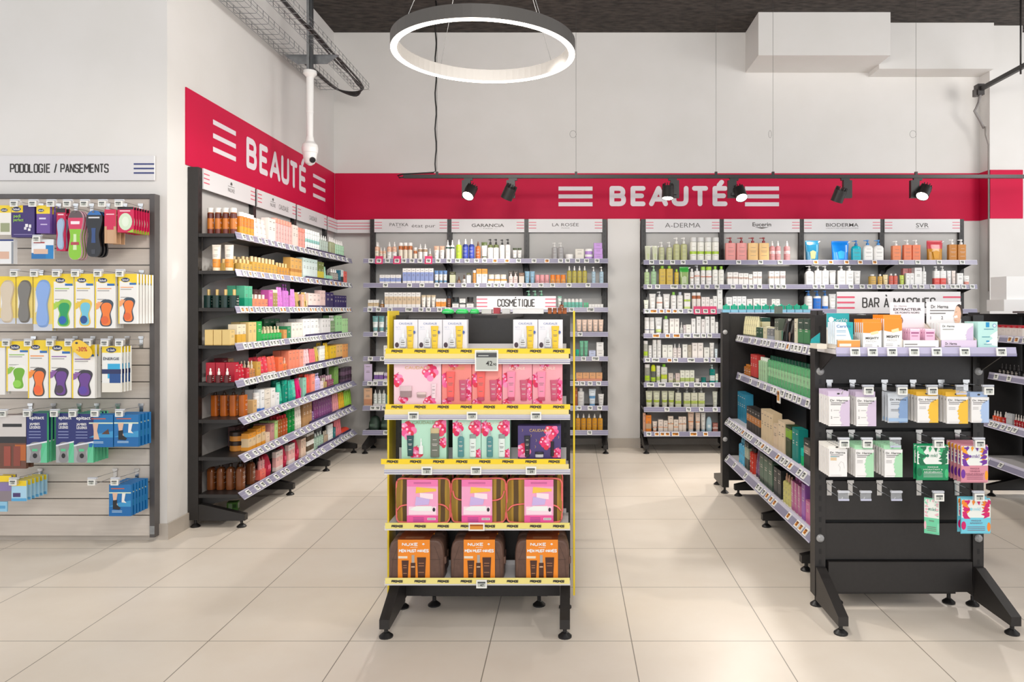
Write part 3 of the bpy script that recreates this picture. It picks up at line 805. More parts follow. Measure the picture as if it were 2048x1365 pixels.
# ---------------------------------------------------------------- products: one builder per shape
PAL = dict(w='#eceae7', cr='#e7dcc9', lg='#cfcfcd', gy='#9b9a99', dk='#2b2a2a', pe='#e3b79c', pk='#eda6aa', rs='#d98f92', co='#ee7e66', rd='#c3253a', dr='#5e1822', mg='#cf1c66', or_='#ef8a2c', am='#b9611d', gd='#d9a441', ye='#f0c92e', li='#b6d433', gr='#1f9a4a', dg='#12463a', ol='#a8a05c', pg='#c5cfa6', mi='#8fd6bd', te='#138f84', tq='#19a5b5', lb='#8db9d3', bl='#2c6fc4', nb='#25347e', pw='#8f9fd2', vi='#3b2b66', li2='#c8b6de', pu='#b48ad2', br='#5d3824', kr='#a98a68', sk='#dcb59c', bk='#1b1a1a')
def hexc(t): return PAL.get(t) or '#' + t
def lum(h):
    c = rgb(h)
    return .3 * c[0] + .6 * c[1] + .1 * c[2]
def banded(m, ol, prof, h, base, bands, rough):
    """prof: [(rx, ry, z)]; insert rings at band edges and colour the gaps"""
    cuts = sorted({t * h for b in bands for t in b[:2]})
    rings = list(prof)
    for c in cuts:
        for i in range(len(rings) - 1):
            z0, z1 = rings[i][2], rings[i + 1][2]
            if z0 + 1e-5 < c < z1 - 1e-5:
                f = (c - z0) / (z1 - z0)
                rings.insert(i + 1, (lerp(rings[i][0], rings[i + 1][0], f), lerp(rings[i][1], rings[i + 1][1], f), c)); break
    ms = []
    for i in range(len(rings) - 1):
        zc = (rings[i][2] + rings[i + 1][2]) / 2; col = base
        for t0, t1, b in bands:
            if t0 * h <= zc <= t1 * h: col = b
        ms.append(mat(col, rough))
    m.loft(ol, rings, ms, smooth=len(ol) > 8)
def print_lines(m, w, h, y, base, t0=.3, t1=.85, k=.5):
    """the small print of a pack: two or three thin bars"""
    ink = mat('#77736f' if lum(base) > .3 else '#d5ccc4', .6)
    for t, f in ((t1, k), (lerp(t0, t1, .55), k * .8), (lerp(t0, t1, .42), k * .95)):
        m.quad(-w * f / 2, w * f / 2, t * h - .012 * h, t * h + .012 * h, y, ink)
def print_wrap(m, prof, p, base, zs, k=.62, flatten=1.):
    """thin printed bars that follow a rounded body"""
    ink = mat('#77736f' if lum(base) > .3 else '#d5ccc4', .6)
    for z, f in zs:
        for i in range(len(prof) - 1):
            if prof[i][2] <= z <= prof[i + 1][2]:
                q = (z - prof[i][2]) / max(prof[i + 1][2] - prof[i][2], 1e-6)
                rx, ry = lerp(prof[i][0], prof[i + 1][0], q), lerp(prof[i][1], prof[i + 1][1], q)
                break
        t = .0022 if rx > .012 else .0014
        S_ = lambda x: -ry * max(1 - abs(x) ** p, 0) ** (1 / p) - .0007
        xs = [k * f * (j / 3 - 1) for j in range(7)]
        m.add([(x * rx, S_(x), z + e) for x in xs for e in (-t / 2, t / 2)], [(2 * j, 2 * j + 2, 2 * j + 3, 2 * j + 1) for j in range(6)], ink)
def k_box(w, d, h, base, cap, bands):
    m = MB()
    banded(m, rect(w, d), [(w / 2, d / 2, 0), (w / 2, d / 2, h)], h, base, bands, .42)
    if h > .05: print_lines(m, w, h, -d / 2 - .0006, bands[0][2] if bands and bands[0][0] < .8 < bands[0][1] else base)
    m.quad(-w / 2 + .001, w / 2 - .001, h - .0015, h - .0005, -d / 2 - .0005, mat('#8c8884' if lum(base) > .3 else '#15120f', .6))
    return [('carton', m.mesh('carton'))]
def pump_mb(w, z0, h, c, turn=-1, r=None):
    m = MB(); r = r or w * .2
    m.loft(ROUND, [(r, r, z0), (r, r, z0 + h * .35), (r * .7, r * .7, z0 + h * .42), (r * .34, r * .34, z0 + h * .44), (r * .34, r * .34, z0 + h * .7), (r * .8, r * .8, z0 + h * .72), (r * .75, r * .75, z0 + h)], mat(c, .35))
    m.prism([(0, z0 + h * .76), (turn * w * .42, z0 + h * .80), (turn * w * .42, z0 + h * .90), (0, z0 + h * .98)], -r * .35, r * .35, mat(c, .35), 'y')
    return m
def bottle(w, d, h, base, cap, bands, ctype, ol=ROUND, hb=.78, sh=.93, neck=.34, rough=.17):
    m = MB(); a, b = w / 2, d / 2; H_ = hb * h
    prof = [(a * .94, b * .94, 0), (a, b, H_ * .02), (a, b, H_ * sh), (a * lerp(neck, 1, .72), b * lerp(neck, 1, .72), H_ * lerp(sh, 1, .6)), (a * neck, b * neck, H_)]
    banded(m, ol, prof, h, base, bands, rough)
    if h > .07: print_wrap(m, prof, 2 if len(ol) == 14 else 5 if len(ol) == 20 else 3.2, bands[0][2] if bands else base, ((H_ * .74, .7), (H_ * .56, 1), (H_ * .5, .8), (H_ * .3, .9)))
    c = MB(); z0 = H_; hc = h - H_; e = b / a
    if ctype == 'pump': c = pump_mb(w, z0, hc, cap, -1, min(w, .075) * .2); pn = 'pump'
    elif ctype == 'spray':
        r = max(a * neck, w * .17); pn = 'spray_cap'
        c.loft(ROUND, [(r * 1.1, e * r * 1.1, z0), (r * 1.1, e * r * 1.1, z0 + hc * .45), (r * .7, e * r * .7, z0 + hc * .6), (r * .55, e * r * .55, z0 + hc)], mat(cap, .35))
    elif ctype == 'drop':
        r = max(a * neck, w * .2); pn = 'dropper'
        c.loft(ROUND, [(r, e * r, z0), (r, e * r, z0 + hc * .45), (r * .55, e * r * .55, z0 + hc * .5), (r * .6, e * r * .6, z0 + hc * .85), (r * .3, e * r * .3, z0 + hc)], mat(cap, .35))
    elif ctype == 'dome':
        r = a * .96; pn = 'cap'
        c.loft(ROUND, [(r, e * r, z0 + .0005), (r, e * r, z0 + hc * .5), (r * .9, e * r * .9, z0 + hc * .75), (r * .6, e * r * .6, z0 + hc * .94), (r * .2, e * r * .2, z0 + hc)], mat(cap, .35))
    else:
        r = a * max(neck, .5) if ctype == 'cap' else a * .98; pn = 'cap'
        if ctype == 'gold': r = a * .42
        c.loft(ROUND, [(r, e * r, z0 + .0005), (r, e * r, h - .001), (r * .9, e * r * .9, h)], CHROME if cap == 'chrome' else mat(cap, .3, .35 if ctype == 'gold' else 0))
    return [('bottle', m.mesh('bottle')), (pn, c.mesh(pn))]
def k_tube(w, d, h, base, cap, bands):
    m = MB(); a = w / 2; hc = .12 * h; b = min(a * .8, d / 2)
    prof = [(a * .74, b * .9, hc), (a * .78, b, hc * 1.3), (a * .88, b * .7, h * .6), (a * .97, b * .3, h * .92), (a, .0016, h * .955), (a, .0016, h)]
    banded(m, ROUND, prof, h, base, bands, .3)
    print_wrap(m, prof, 2, base, ((h * .8, .7), (h * .6, 1), (h * .54, .8), (h * .32, .8)))
    c = MB().loft(ROUND, [(a * .76, b * .92, 0), (a * .78, b * .95, .003), (a * .74, b * .9, hc)], mat(cap, .35))
    return [('tube', m.mesh('tube')), ('cap', c.mesh('cap'))]
def k_jar(w, d, h, base, cap, bands):
    a, b = w / 2, d / 2
    m = MB(); banded(m, ROUND, [(a * .9, b * .9, 0), (a * .96, b * .96, h * .06), (a * .96, b * .96, h * .56)], h, base, bands, .25)
    c = MB().loft(ROUND, [(a, b, h * .565), (a, b, h * .96), (a * .95, b * .95, h)], mat(cap, .3))
    return [('jar', m.mesh('jar')), ('lid', c.mesh('lid'))]
def k_pouch(w, d, h, base, cap, bands):
    m = MB(); a, b = w / 2, d / 2
    banded(m, SOFT, [(a * .8, b * .9, 0), (a * .86, b, h * .03), (a * .9, b * .75, h * .45), (a * .98, b * .35, h * .8), (a, .003, h * .93), (a * .96, .002, h)], h, base, bands, .18)
    m.poly([(-a * .25, h * .12), (a * .3, h * .12), (a * .42, h * .45), (0, h * .52), (-a * .4, h * .45)], -b - .001, mat(cap, .25))
    c = MB().loft(ROUND, [(.007, .007, 0), (.007, .007, .006), (.01, .01, .007), (.01, .01, .018)], WHITE)
    c.v = [(a * .93 + x + z * .7, y, h * .9 + z * .8) for x, y, z in c.v]
    return [('pouch', m.mesh('pouch')), ('spout', c.mesh('spout'))]
def k_bag(w, d, h, base, cap, bands):
    m = MB(); a, b = w / 2, d / 2
    m.loft(SOFT, [(a * .86, b * .9, 0), (a, b, h * .22), (a * .96, b * .85, h * .55), (a * .7, b * .5, h * .9), (a * .4, b * .3, h)], mat(base, .55))
    m.quad(-a * .6, a * .4, h * .3, h * .5, -b * .97 - .001, mat(cap, .5))
    return [('bag', m.mesh('bag'))]
KIND = {
 'box': (k_box, 'skincare_box', 'box'), 'gbox': (k_box, 'serum_box', 'box'), 'pump': (lambda *a: bottle(*a, 'pump', ROUND, .74), 'pump_bottle', 'bottle'),
 'spump': (lambda *a: bottle(*a, 'pump', SQ, .77, .985, .4), 'pump_bottle', 'bottle'),
 'rpump': (lambda *a: bottle(*a, 'pump', SOFT, .76, .8, .3), 'pump_bottle', 'bottle'),
 'cap': (lambda *a: bottle(*a, 'cap', ROUND, .84, .93, .5), 'lotion_bottle', 'bottle'),
 'scap': (lambda *a: bottle(*a, 'cap', SQ, .86, .97, .5), 'lotion_bottle', 'bottle'),
 'can': (lambda *a: bottle(*a, 'wide', ROUND, .82, .96, .8), 'aerosol_can', 'can'),
 'spray': (lambda *a: bottle(*a, 'spray', ROUND, .76, .9, .34), 'spray_bottle', 'bottle'),
 'drop': (lambda *a: bottle(*a, 'drop', ROUND, .55, .9, .4), 'dropper_bottle', 'bottle'),
 'dome': (lambda *a: bottle(*a, 'dome', ROUND, .64, .98, .9), 'roll_on_stick', 'stick'),
 'perf': (lambda *a: bottle(*a, 'gold', SQ, .68, .985, .4), 'oil_bottle', 'bottle'),
 'roll': (lambda *a: bottle(*a, 'wide', ROUND, .55, .99, .9), 'deodorant_stick', 'stick'),
 'tube': (k_tube, 'cream_tube', 'tube'), 'jar': (k_jar, 'cream_jar', 'jar'), 'pouch': (k_pouch, 'refill_pouch', 'pouch'), 'bag': (k_bag, 'toiletry_bag', 'bag'),
}
CACHE = {}
def product(kind, w, d, h, base, cap, bands):
    key = (kind, round(w, 4), round(d, 4), round(h, 4), base, cap, bands)
    if key not in CACHE: CACHE[key] = KIND[kind][0](w, d, h, base, cap, list(bands))
    return CACHE[key]
def put(name, cat, parts, label, group, loc, rz):
    if len(parts) == 1:
        return tag(link(parts[0][1], name, None, loc, rz), label, cat, group)
    t = thing(name, label, cat, loc, rz, group)
    for pn, me in parts: link(me, pn, t)
    return t
LEVEL = ['top', 'second', 'third', 'fourth', 'fifth', 'sixth', 'seventh', 'bottom']
SHELF = {
 'BL': ('b', 7.175, LV, 'back left rack'), 'BR': ('b', 7.175, LR, 'back right rack'),
 'L': ('l', -2.185, LV, 'left wall rack'), 'G': ('r', 1.30, [1.21, .925, .58, .30], 'right gondola'), 'R': ('r', 3.215, [1.21, .925, .58, .30], 'far right gondola'),
}
def stock(sk, k, text):
    typ, pl, zs, rack = SHELF[sk]
    if sk in 'GR' and k > 1: pl -= .065
    if sk == 'L' and k > 4: pl += .02
    z = zs[k]
    for line in text.strip().splitlines():
        f = [q.strip() for q in line.split('|')]
        kind, u0, u1, n, hp = f[0].split()
        u0, u1, n, hp = float(u0), float(u1), int(n), float(hp)
        cs = f[1].split(',')
        base = hexc(cs[0]); cap = hexc(cs[1]) if len(cs) > 1 and '-' not in cs[1] else base
        bands = []
        for q in cs[1:]:
            if '-' in q:
                r, c = q.split(':'); a, b = r.split('-'); bands.append((float(a), float(b), hexc(c)))
        desc = f[2]; o = {}
        for q in (f[3].split() if len(f) > 3 else []): o[q[0]] = float(q[1:])
        rows = int(o.get('r', 1)); zo = o.get('z', 0); yo = o.get('y', 0)
        _, name, cat = KIND[kind]
        if typ == 'b':
            Y = pl + yo
            a, b = X(u0, Y), X(u1, Y); ext = (b - a) / n; h = hp * Y / F
        else:
            xx = pl - yo if typ == 'l' else pl + yo
            a, b = xx * F / (u0 - U0), xx * F / (u1 - U0); ext = abs(b - a) / n
            h = hp * ((a + b) / 2) / F
        if typ != 'b':      # side shelves: as many as fit at a bottle's or a carton's usual width
            lim = .105 if kind in ('jar', 'bag') else .085 if kind in ('box', 'gbox', 'pouch') else .062
            if ext > lim * 1.25 and 'n' not in o:
                n = int(math.ceil(abs(b - a) / lim)); ext = abs(b - a) / n
            if sk == 'L' and u0 > 512 and k < 3: rows = 1
            rows = min(rows, 2) if u0 > 512 else rows
        w = ext * o.get('f', .93)
        flat = kind in ('box', 'gbox', 'pouch', 'bag')
        d = o.get('d', min(max(w, .02), .07 if flat else .075))
        if kind in ('pump', 'cap', 'can', 'spray', 'drop', 'dome', 'roll', 'jar'): d = min(w, o.get('d', w))
        if typ != 'b': d = min(d, .06); d = o.get('d', d)
        if 't' in o: w, d = o['t'], .05      # turned to face along the aisle
        parts = product(kind, w, d, h, base, cap, tuple(bands))
        for r in range(rows):
            for i in range(n):
                lab = [desc]
                if n > 1 and rows > 1: lab.append('%s from left, %s row' % (ORD[i], ORD[r]))
                elif n > 1: lab.append('%s from left' % ORD[i])
                elif rows > 1: lab.append('%s row' % ORD[r])
                lab.append('%s shelf, %s' % (LEVEL[k] if not (sk in 'GR' and k == 3) else 'bottom', rack))
                q = r * o.get('q', d + .004)
                if typ == 'b': loc, rz = (a + ext * (i + .5), Y + d / 2 + q, z + zo + .0004), 0
                elif typ == 'l': loc, rz = (xx - (w if 't' in o else d) / 2 - q, a + ext * (i + .5), z + zo + .0004), 0 if 't' in o else Q90
                else: loc, rz = (xx + d / 2 + q, a - ext * (i + .5), z + zo + .0004), -Q90
                grp = None if n * rows == 1 else desc + ' on the %s shelf of the %s' % (LEVEL[k], rack)
                put(name, cat, parts, ', '.join(lab), grp, loc, rz + (random.random() - .5) * (.0 if flat or typ != 'b' else .08))
stock('BL', 0, '''
spray 748.6 757.5 1 36|cr,w,.5-.74:pe|tall white spray with peach collar|r2
spray 758 771.5 2 25|cr,w,.5-.7:pe|small white and peach spray
spray 772.7 793 2 36|w,w,.45-.74:pe|white spray with peach shoulder
can 796 824.5 3 34.5|cr,w,.58-.8:am|beige aerosol with white cap
can 826 834 1 25|cr,w,.5-.72:am|short beige aerosol with white cap
spray 835 854.5 2 32|w,w,.5-.66:kr|white foamer with brown band
drop 856 863 1 23|w,w,.35-.5:kr|small white dropper with brown band
tube 866.5 889 2 28|w,w,.7-1:pe|white tube with peach crimp
spray 890.5 908.5 2 40|w,w,.56-.64:dg|white foamer with dark green band
spray 910.5 923 1 41|li,w|lime green spray with white nozzle
spray 924 948.6 2 42|nb,w,.1-.62:3d4fb0|deep blue spray with white nozzle
spray 950 961 1 37|b9652c,br|copper spray with brown nozzle
tube 961.5 974.3 1 36|w,w,.8-1:4d5a32,.14-.2:4d5a32|white tube with olive crimp
pump 974.5 997.5 2 42|59613a,bk,.04-.58:w|olive pump bottle with white label
pump 998.6 1009.5 1 41|d9d6d2,bk|pale grey pump with black head
pump 1010 1021 1 42|d5d2d0,bk|tall pale grey bottle with black pump
tube 1024.8 1043.5 2 24|w,w,.82-1:3f4a2c,.12-.18:3f4a2c|short white tube with olive crimp
pump 1103 1127.5 2 35|a9a7a7,d8d6d3|matte grey pump bottle
jar 1130 1148 1 11.5|w,w|low white cream jar|d.06
box 1150 1168.3 1 22|ddd8ce|plain ivory carton
jar 1168.8 1186.8 1 11|pu,w,.0-.2:pu|lilac jar with white lid at bottom|d.06
jar 1169 1186.4 1 11|pu,w|lilac jar with white lid on top|z.0553 d.06
box 1187.3 1206 1 11.3|be8fd6|lilac carton at the bottom
box 1187.3 1205.6 1 11.3|be8fd6|lilac carton in the middle|z.0566
box 1187 1204.8 1 11|be8fd6|lilac carton at the top|z.1132''')
stock('BL', 1, '''
box 758.8 802 4 19|w,.28-.66:pw|small white and periwinkle carton
box 805 866.5 7 32|w,.2-.75:pw|tall white and periwinkle carton
tube 868 894 3 27.5|w,w,.72-1:5d86bd,.14-.28:5f93b8|white tube with blue ends
box 899 910.5 1 25|cfd2b0,.75-1:4e5132|pale carton with olive top
drop 914 921 1 16|8a5a2e,br|small amber dropper
drop 924 931.5 1 19|w,br|white dropper with brown bulb
box 933 941.8 1 23|w,.78-1:565a38|white carton with olive lid
can 944.8 952 1 28|d99a52,w|orange bottle with white cap
box 952.6 974.6 2 31|w,.66-1:d99238|white carton with gold top
box 975.5 1014 3 10|w,.66-1:d9a04a|small gold rimmed jar carton
jar 976.5 1012.5 3 9|w,cr|white jar on a gold rimmed carton|z.0505 d.04
box 1016 1037 2 28|4b443c|dark brown carton at the back|y.06
spray 1017 1035.5 2 22|efd9d3,efdcd6|pale pink bottle before a dark carton|d.04
box 1037.6 1048.6 1 23|7d5b42,.0-.7:d8cfc2|brown and cream carton
tube 1049 1069.7 2 26|lb,lb|sky blue tube
roll 1070 1098.5 3 19|pk,pk|pink stick with pink cap
roll 1100 1131.7 3 19|f2a44a,or_|orange stick with orange cap
spray 1133.4 1174.6 4 36.5|b9ac4e,w|olive yellow spray with white nozzle
pump 1182.9 1191.5 1 35|a9c3d2,e4e4e4|slim blue pump by the yellow sprays
pump 1198.5 1207.5 1 35|a9c3d2,e4e4e4|slim blue pump by the right upright''')
stock('BL', 2, '''
box 735.5 757 2 17.6|w,.28-.66:cdb48f|small white carton with beige band
drop 759 768 1 17|9c6a2a,w|small amber bottle with white dropper
box 768.8 840.5 8 32.5|w,.27-.74:d6bfa0|tall white carton with beige band
tube 841.5 871 3 27|f0ebe2,w,.84-1:d9c7a6|ivory tube with beige crimp
box 871.5 892 2 20|w,.2-.68:ef9a3a|white carton with orange patch
can 893.5 901.5 1 25|7a4a34,22303a|brown bottle with dark cap
jar 904 917.5 1 10|1d2a2c,bk|black jar on a white carton|z.064 d.045
box 904 917.5 1 12.5|w,.8-1:1d3a3c|white carton under a black jar
box 919 931 1 20|w,.42-.56:33403c|white carton with dark stripe
jar 933 946.5 1 10|2a2622,bk|black jar beside the cosmetics sign|z.064 d.045
box 932.6 947 1 12.5|w,.8-1:2b2b28|white carton under the second black jar
pump 1051 1089 3 36|2f7d58,8cc3a6|green round bottle above the sign
tube 1114.7 1123.8 1 25|e6efe8,bk,.84-1:8fc4ad|white tube with mint crimp
dome 1127 1165 5 20|7ad0bb,w|mint roll-on with white dome
tube 1167.5 1177 2 12|57c48d,57c48d|tiny green tube
box 1177.5 1206.5 5 9|f0efeb|tiny white carton''')
stock('BL', 3, '''
tube 743 768 2 34|e9eeee,w,.66-1:6fa3a3,.12-.34:76a4a6|white tube with teal ends
can 770 781 1 34|e7eeee,w,.2-.34:7aa9a9|white can with teal band
tube 1152.5 1207.5 5 27|f0d3bf,bk|pale peach tube with black cap''')
stock('BL', 4, '''
box 767 781 2 24|w|white carton beside the yellow side panel
roll 1151 1158.5 1 16|23b38f,23b38f|emerald stick by the gondola edge
tube 1159 1176.5 2 33|6fbb96,5aa884|sage green tube
box 1177.5 1191.5 1 14|c2cbe6|pale lilac blue carton
box 1192.5 1208 1 15|w|white carton at the bottom
box 1192.5 1207.5 1 15|efefee|white carton stacked on the other|z.0746''')
stock('BL', 5, '''
box 727.6 744.4 1 36|c9b9d6|lilac display card|d.012 y-.012
box 745 781 1 5|w|low white tray|d.08
box 747.6 766.5 2 14|w,.0-.6:7f5aa2|small white and purple carton|z.026 d.04 y.01
box 768 780.5 2 13|cfc4dd,.1-.5:7f5aa2|slim lilac carton on the tray|z.026 d.04 y.01
box 1151 1206 1 6|eba184|long salmon tray|d.07
box 1152 1205 4 12|eab07c|small orange carton on the salmon tray|z.031 d.045 y.01''')
stock('BL', 6, '''
box 727 744.5 1 37|d9b08f,.1-.4:c58d6c|skin toned display card|d.012 y-.012
box 745 781 1 5|w|low white tray on the left|d.08
spray 745.5 771 3 27|dfe6e2,w|clear bottle on a white tray|z.026 d.04 y.01
spray 771.5 779.5 1 24|78b3b5,w|teal bottle at the tray end|z.026 d.035 y.01
box 1150 1155 1 37|b5653c|russet carton at the back|y.03
cap 1155 1169 1 36|w,w|large white bottle
tube 1177 1192.5 1 34|e3edf5,6aa7d9,.45-.6:6aa7d9|white and blue tube
tube 1196 1208.5 1 24|w,w|short white tube''')
stock('BL', 7, '''
bag 734 781 2 27|2f4136,4d6354|dark green pouch bag|d.16
spray 1150.5 1206 5 33|e0a02c,f0ede6|amber oil spray with clear cap''')
stock('BR', 0, '''
pouch 1288.8 1317.5 2 31|c9cdb4,b7bf8e|clear pale green refill pouch|f.8
pump 1317.5 1330 1 39|b9bb92,e4e2de|short clear green pump, first
pump 1333 1345.8 1 39|b9bb92,e4e2de|short clear green pump, second
pump 1346.5 1376 2 48|b5b783,e2e0dc|tall clear green pump
can 1380 1439.5 4 48|e6e5dc,lg,.3-.42:a9c83c|white pump bottle with green band
spump 1450.5 1495 2 48|dc8d88,8e1f26|rosy pump with dark red head|d.05
spump 1495.5 1539.5 2 48|e3b978,8e1f26|honey pump with dark red head|d.05
spray 1540 1563 2 41|cf8f90,w,.36-.5:e7c9cb|rose spray bottle
spray 1569 1582 1 41|cf8f90,w,.36-.5:e7c9cb|lone rose spray bottle
pouch 1611 1641 1 42|1f6f93,c8c27a|dark blue refill pouch with gold patch
pouch 1663.5 1701.5 1 41|1584e6,1fb0ea|bright blue refill pouch
rpump 1704 1724.5 1 42|12b4c6,2672b8|turquoise pump with blue head|d.06
rpump 1726.8 1769.8 2 43|f0efec,2f86cc|white pump with blue head|d.06
spump 1784.7 1803.5 1 41|e8895c,w|orange pump with white head|d.055
spump 1807.5 1842.8 2 43|e8835c,w|coral pump with white head|d.055
pouch 1855 1889.6 1 42|c6881c,d99a2a,.6-1:c9424e|honey refill pouch with red top
spump 1897.5 1934 2 44|c17f34,w|amber pump with white head|d.055''')
stock('BR', 1, '''
cap 1288.8 1299.8 1 33|b9d29a,dfe8d2|pale green bottle with light cap
pump 1302 1314 1 40|a3c69c,b6d6b0|green pump
scap 1318 1346.5 2 40|cdae44,8dc22e|honey bottle with green cap
cap 1349 1358.3 1 33|d3b53e,a4cc2a|small yellow bottle with green cap
pouch 1359 1379.6 1 38|96b070,b9c3a0,.72-1:3fa843|green refill pouch
cap 1380.2 1388.4 1 34|w,w,.44-.5:e0a089|slim white bottle
pump 1389 1401 1 41|w,dcdde0,.44-.5:e0a089|white pump with salmon line
can 1402 1411.5 1 38|w,a2cf4e,.44-.5:e0a089|slim white bottle, lime cap
can 1412.3 1424.5 1 38|w,a8d03a,.44-.5:e08a70|white can, big lime cap
cap 1425.3 1449.5 2 39|f0efe8,96cc3c|white bottle, lime cap
box 1454.8 1476.8 2 27|w,.52-.66:cfb5a8|white carton with tan band
box 1477.2 1497.2 2 25|w,.54-.68:cfb5a8|wide white carton with tan band
box 1497.5 1505.5 1 23|w,.54-.64:d9c2b4|short white carton with tan band
box 1506 1524 2 28|w,.54-.66:d4beb4|slim tall carton with tan band
box 1538 1559.5 2 29|w,.5-.64:d9bfae|broad carton with tan band
box 1560 1571.2 1 29|w,.5-.7:c9b6b4|carton with grey band by the gap
rpump 1611 1629.8 1 40|f1f0ee,f1f0ee|round shouldered white pump|d.06
spump 1630 1659 2 39.5|f1f0ee,f1f0ee|square white pump|d.05
tube 1660 1674.8 1 31|f1f0ee,f1f0ee|plain white tube
spump 1676.2 1708.5 2 39.5|f1f0ee,f1f0ee|tall white pump|d.05
tube 1709 1724.5 1 30|f1f0ee,f1f0ee|plain white tube at the right
cap 1739.5 1755.5 1 23|deb45c,w|amber bottle with white cap, wide
cap 1757 1766.8 1 23|deb45c,w|amber bottle with white cap, slim
tube 1767.2 1778.8 1 22|f0dfae,f0e3bd|cream yellow tube
cap 1779.3 1797 2 24|e2705f,w|red bottle with white cap
tube 1800.5 1811 1 21|c6dc5c,e7efc8|lime tube
box 1812 1828.5 2 25|f0f0ee|plain white carton
box 1806 1828 2 35|d98c88|salmon carton at the back|y.07
box 1829 1844.5 1 36|f0f0ee,.8-1:e4e2e2|tall white carton
spray 1845.2 1854.5 1 39|f0f0ee,w|slim white spray
spump 1868 1893.8 2 39|f0f0ee,w,.0-.38:e2574e|white pump in a red sleeve|d.05
tube 1895.6 1904.5 1 30|f0efee,w|white tube left of a tinted one
tube 1904.8 1913.5 1 30|efe2da,w|tinted white tube
box 1914.2 1927 1 25|f0f0ee|white carton before the right upright
tube 1929.5 1942 1 20|w,e27b6c,.12-.4:ea9a8c|short white and red tube''')
stock('BR', 2, '''
tube 1287.5 1298 1 20|eef0de,d6e39c|small white tube with green cap
tube 1298.5 1312.8 1 32.5|f0eeea,w|large white tube, first
pump 1313.2 1326 1 37|f0efec,dcdcdc,.36-.44:e8a890|white pump with orange line
tube 1326.5 1341.4 1 32|f0eeea,w|large white tube, second
cap 1341.8 1353.6 1 36|f0efec,8ed04a|white bottle with lime cap
cap 1354.2 1367.3 1 36|f0efec,c9cddb|white bottle with grey cap
box 1368.5 1381 1 34|w,.5-.62:b9d84e,.0-.2:cfe08a|white carton with green bands
can 1384 1402.3 2 35|efe6e0,w,.64-.82:b5683f|white bottle with brown shoulder
box 1402.8 1419.4 2 26|f0e9e6|pinkish white carton
box 1419.6 1426.2 1 22|f0ece8|slim white carton
box 1426.4 1434.4 1 28|ecece8|white carton beside the stack
box 1434.6 1445.6 1 22.5|ecece8|white carton under another
box 1434.6 1445.2 1 21|eaecea|white carton on the stack|z.1113
box 1452.3 1464.5 1 26|eef0f1|pale white carton, far left
box 1464.8 1492.8 3 27.5|eef1f3|tall white carton
box 1493.8 1505 1 22|efefed|short white carton
box 1506.6 1534 2 23|f0f0ee|broad white carton
box 1543.5 1560 2 22|efefec|white carton at the gap
pump 1611 1627.5 1 39|f0f0ee,2a6fb5|white bottle with blue pump
pump 1628.3 1645 1 39|2a78d6,2a6fb5,.6-.72:f0f0ee|blue bottle with blue pump
pump 1645.6 1658.5 1 39|f0f0ee,2a6fb5,.06-.2:2a78d6|white bottle with blue pump beside the blue
tube 1659.5 1675 1 32|f0f0ee,w|white tube left of the masks sign''')
stock('BR', 3, '''
can 1289.2 1309.6 2 34|f0f0ee,w,.26-.3:6b7390|small white can
tube 1310.2 1325.8 1 34|f0f0ee,w,.12-.3:cfe58c|white tube with lime foot
cap 1326.6 1338.6 1 37|f0f0ee,7cc83c|white bottle with green cap
box 1339.2 1358.6 2 32|f3eee8|cream white carton
drop 1360.2 1366.5 1 25|d9dcda,w|clear dropper bottle
box 1366.8 1371.8 1 19|d9cfcf|slim greyish carton
box 1372 1382.4 1 20|f0efe8|short cream carton
box 1382.8 1391.4 1 32|efefed|white carton, first tall
box 1393 1402 1 36|f1f1ef|white carton, second tall
box 1402.8 1410 1 31|eeeae8|white carton, lower
box 1410.4 1419.2 1 36|f1f1ef|white carton, third tall
box 1421 1430 1 36|efefeb|white carton, fourth tall
box 1430.6 1436.4 1 25|e9e9e6|white carton at the gondola edge''')
stock('BR', 4, '''
can 1287.4 1296.4 1 36|b9bab0,w,.18-.42:b7d93c|grey bottle with lime label
can 1297 1304.2 1 27|efefef,w|slim white bottle
can 1305 1323.2 2 38|efefed,w|white bottle with white cap
box 1324.6 1345.6 2 28|eff0e8|white green tinted carton
spray 1346 1363.2 2 30|f3ebe8,w|white spray bottle
box 1365 1375.2 1 29|f0f0ea|white carton beside the grey
box 1375.6 1383.2 1 28|b9b2a4|greyish slim carton
box 1384 1406.8 2 32|f3ede8|broad cream carton
box 1408 1419.2 1 23|ecece6|low cream carton
tube 1419.6 1429.4 1 32|eceae4,w|ivory tube
tube 1429.6 1435.6 1 20|dcecf2,w|pale blue tube at the gondola edge''')
stock('BR', 5, '''
can 1289.6 1300.8 1 38|a3a59a,w,.14-.4:b7d93c|grey bottle with lime label, white cap
dome 1302 1312.2 1 37|6d7168,d4e022,.1-.32:b7d93c|grey bottle with yellow dome
can 1312.8 1321 1 35|e7e7e2,w,.16-.38:b9d06c|white bottle with green label
scap 1322 1335.3 1 38|e4e5da,86cf2e,.22-.46:c4d43c|pale bottle, bright lime cap
box 1336.8 1346.5 1 20|ded4c8,.1-.3:c9cf9c|small beige carton
drop 1347 1350.4 1 17|8f9460,w|tiny dropper
box 1351 1360 1 20|e6d3cc,.0-.3:dcdcae|small pink carton
box 1360.4 1388.9 3 26|eef0e2,.14-.42:b6c874|white carton with green window
jar 1391 1399.5 1 9|f0ebe0,f0ebe0|small white shell shaped jar
jar 1402.5 1413.2 1 11.5|177f78,127068|teal jar
spump 1419.4 1430.6 1 37|12857c,b9c9c7,.14-.42:dfe9e4|teal bottle with white label
box 1431 1436 1 19|e9ead8,.0-.3:6fb5a2|white and teal carton''')
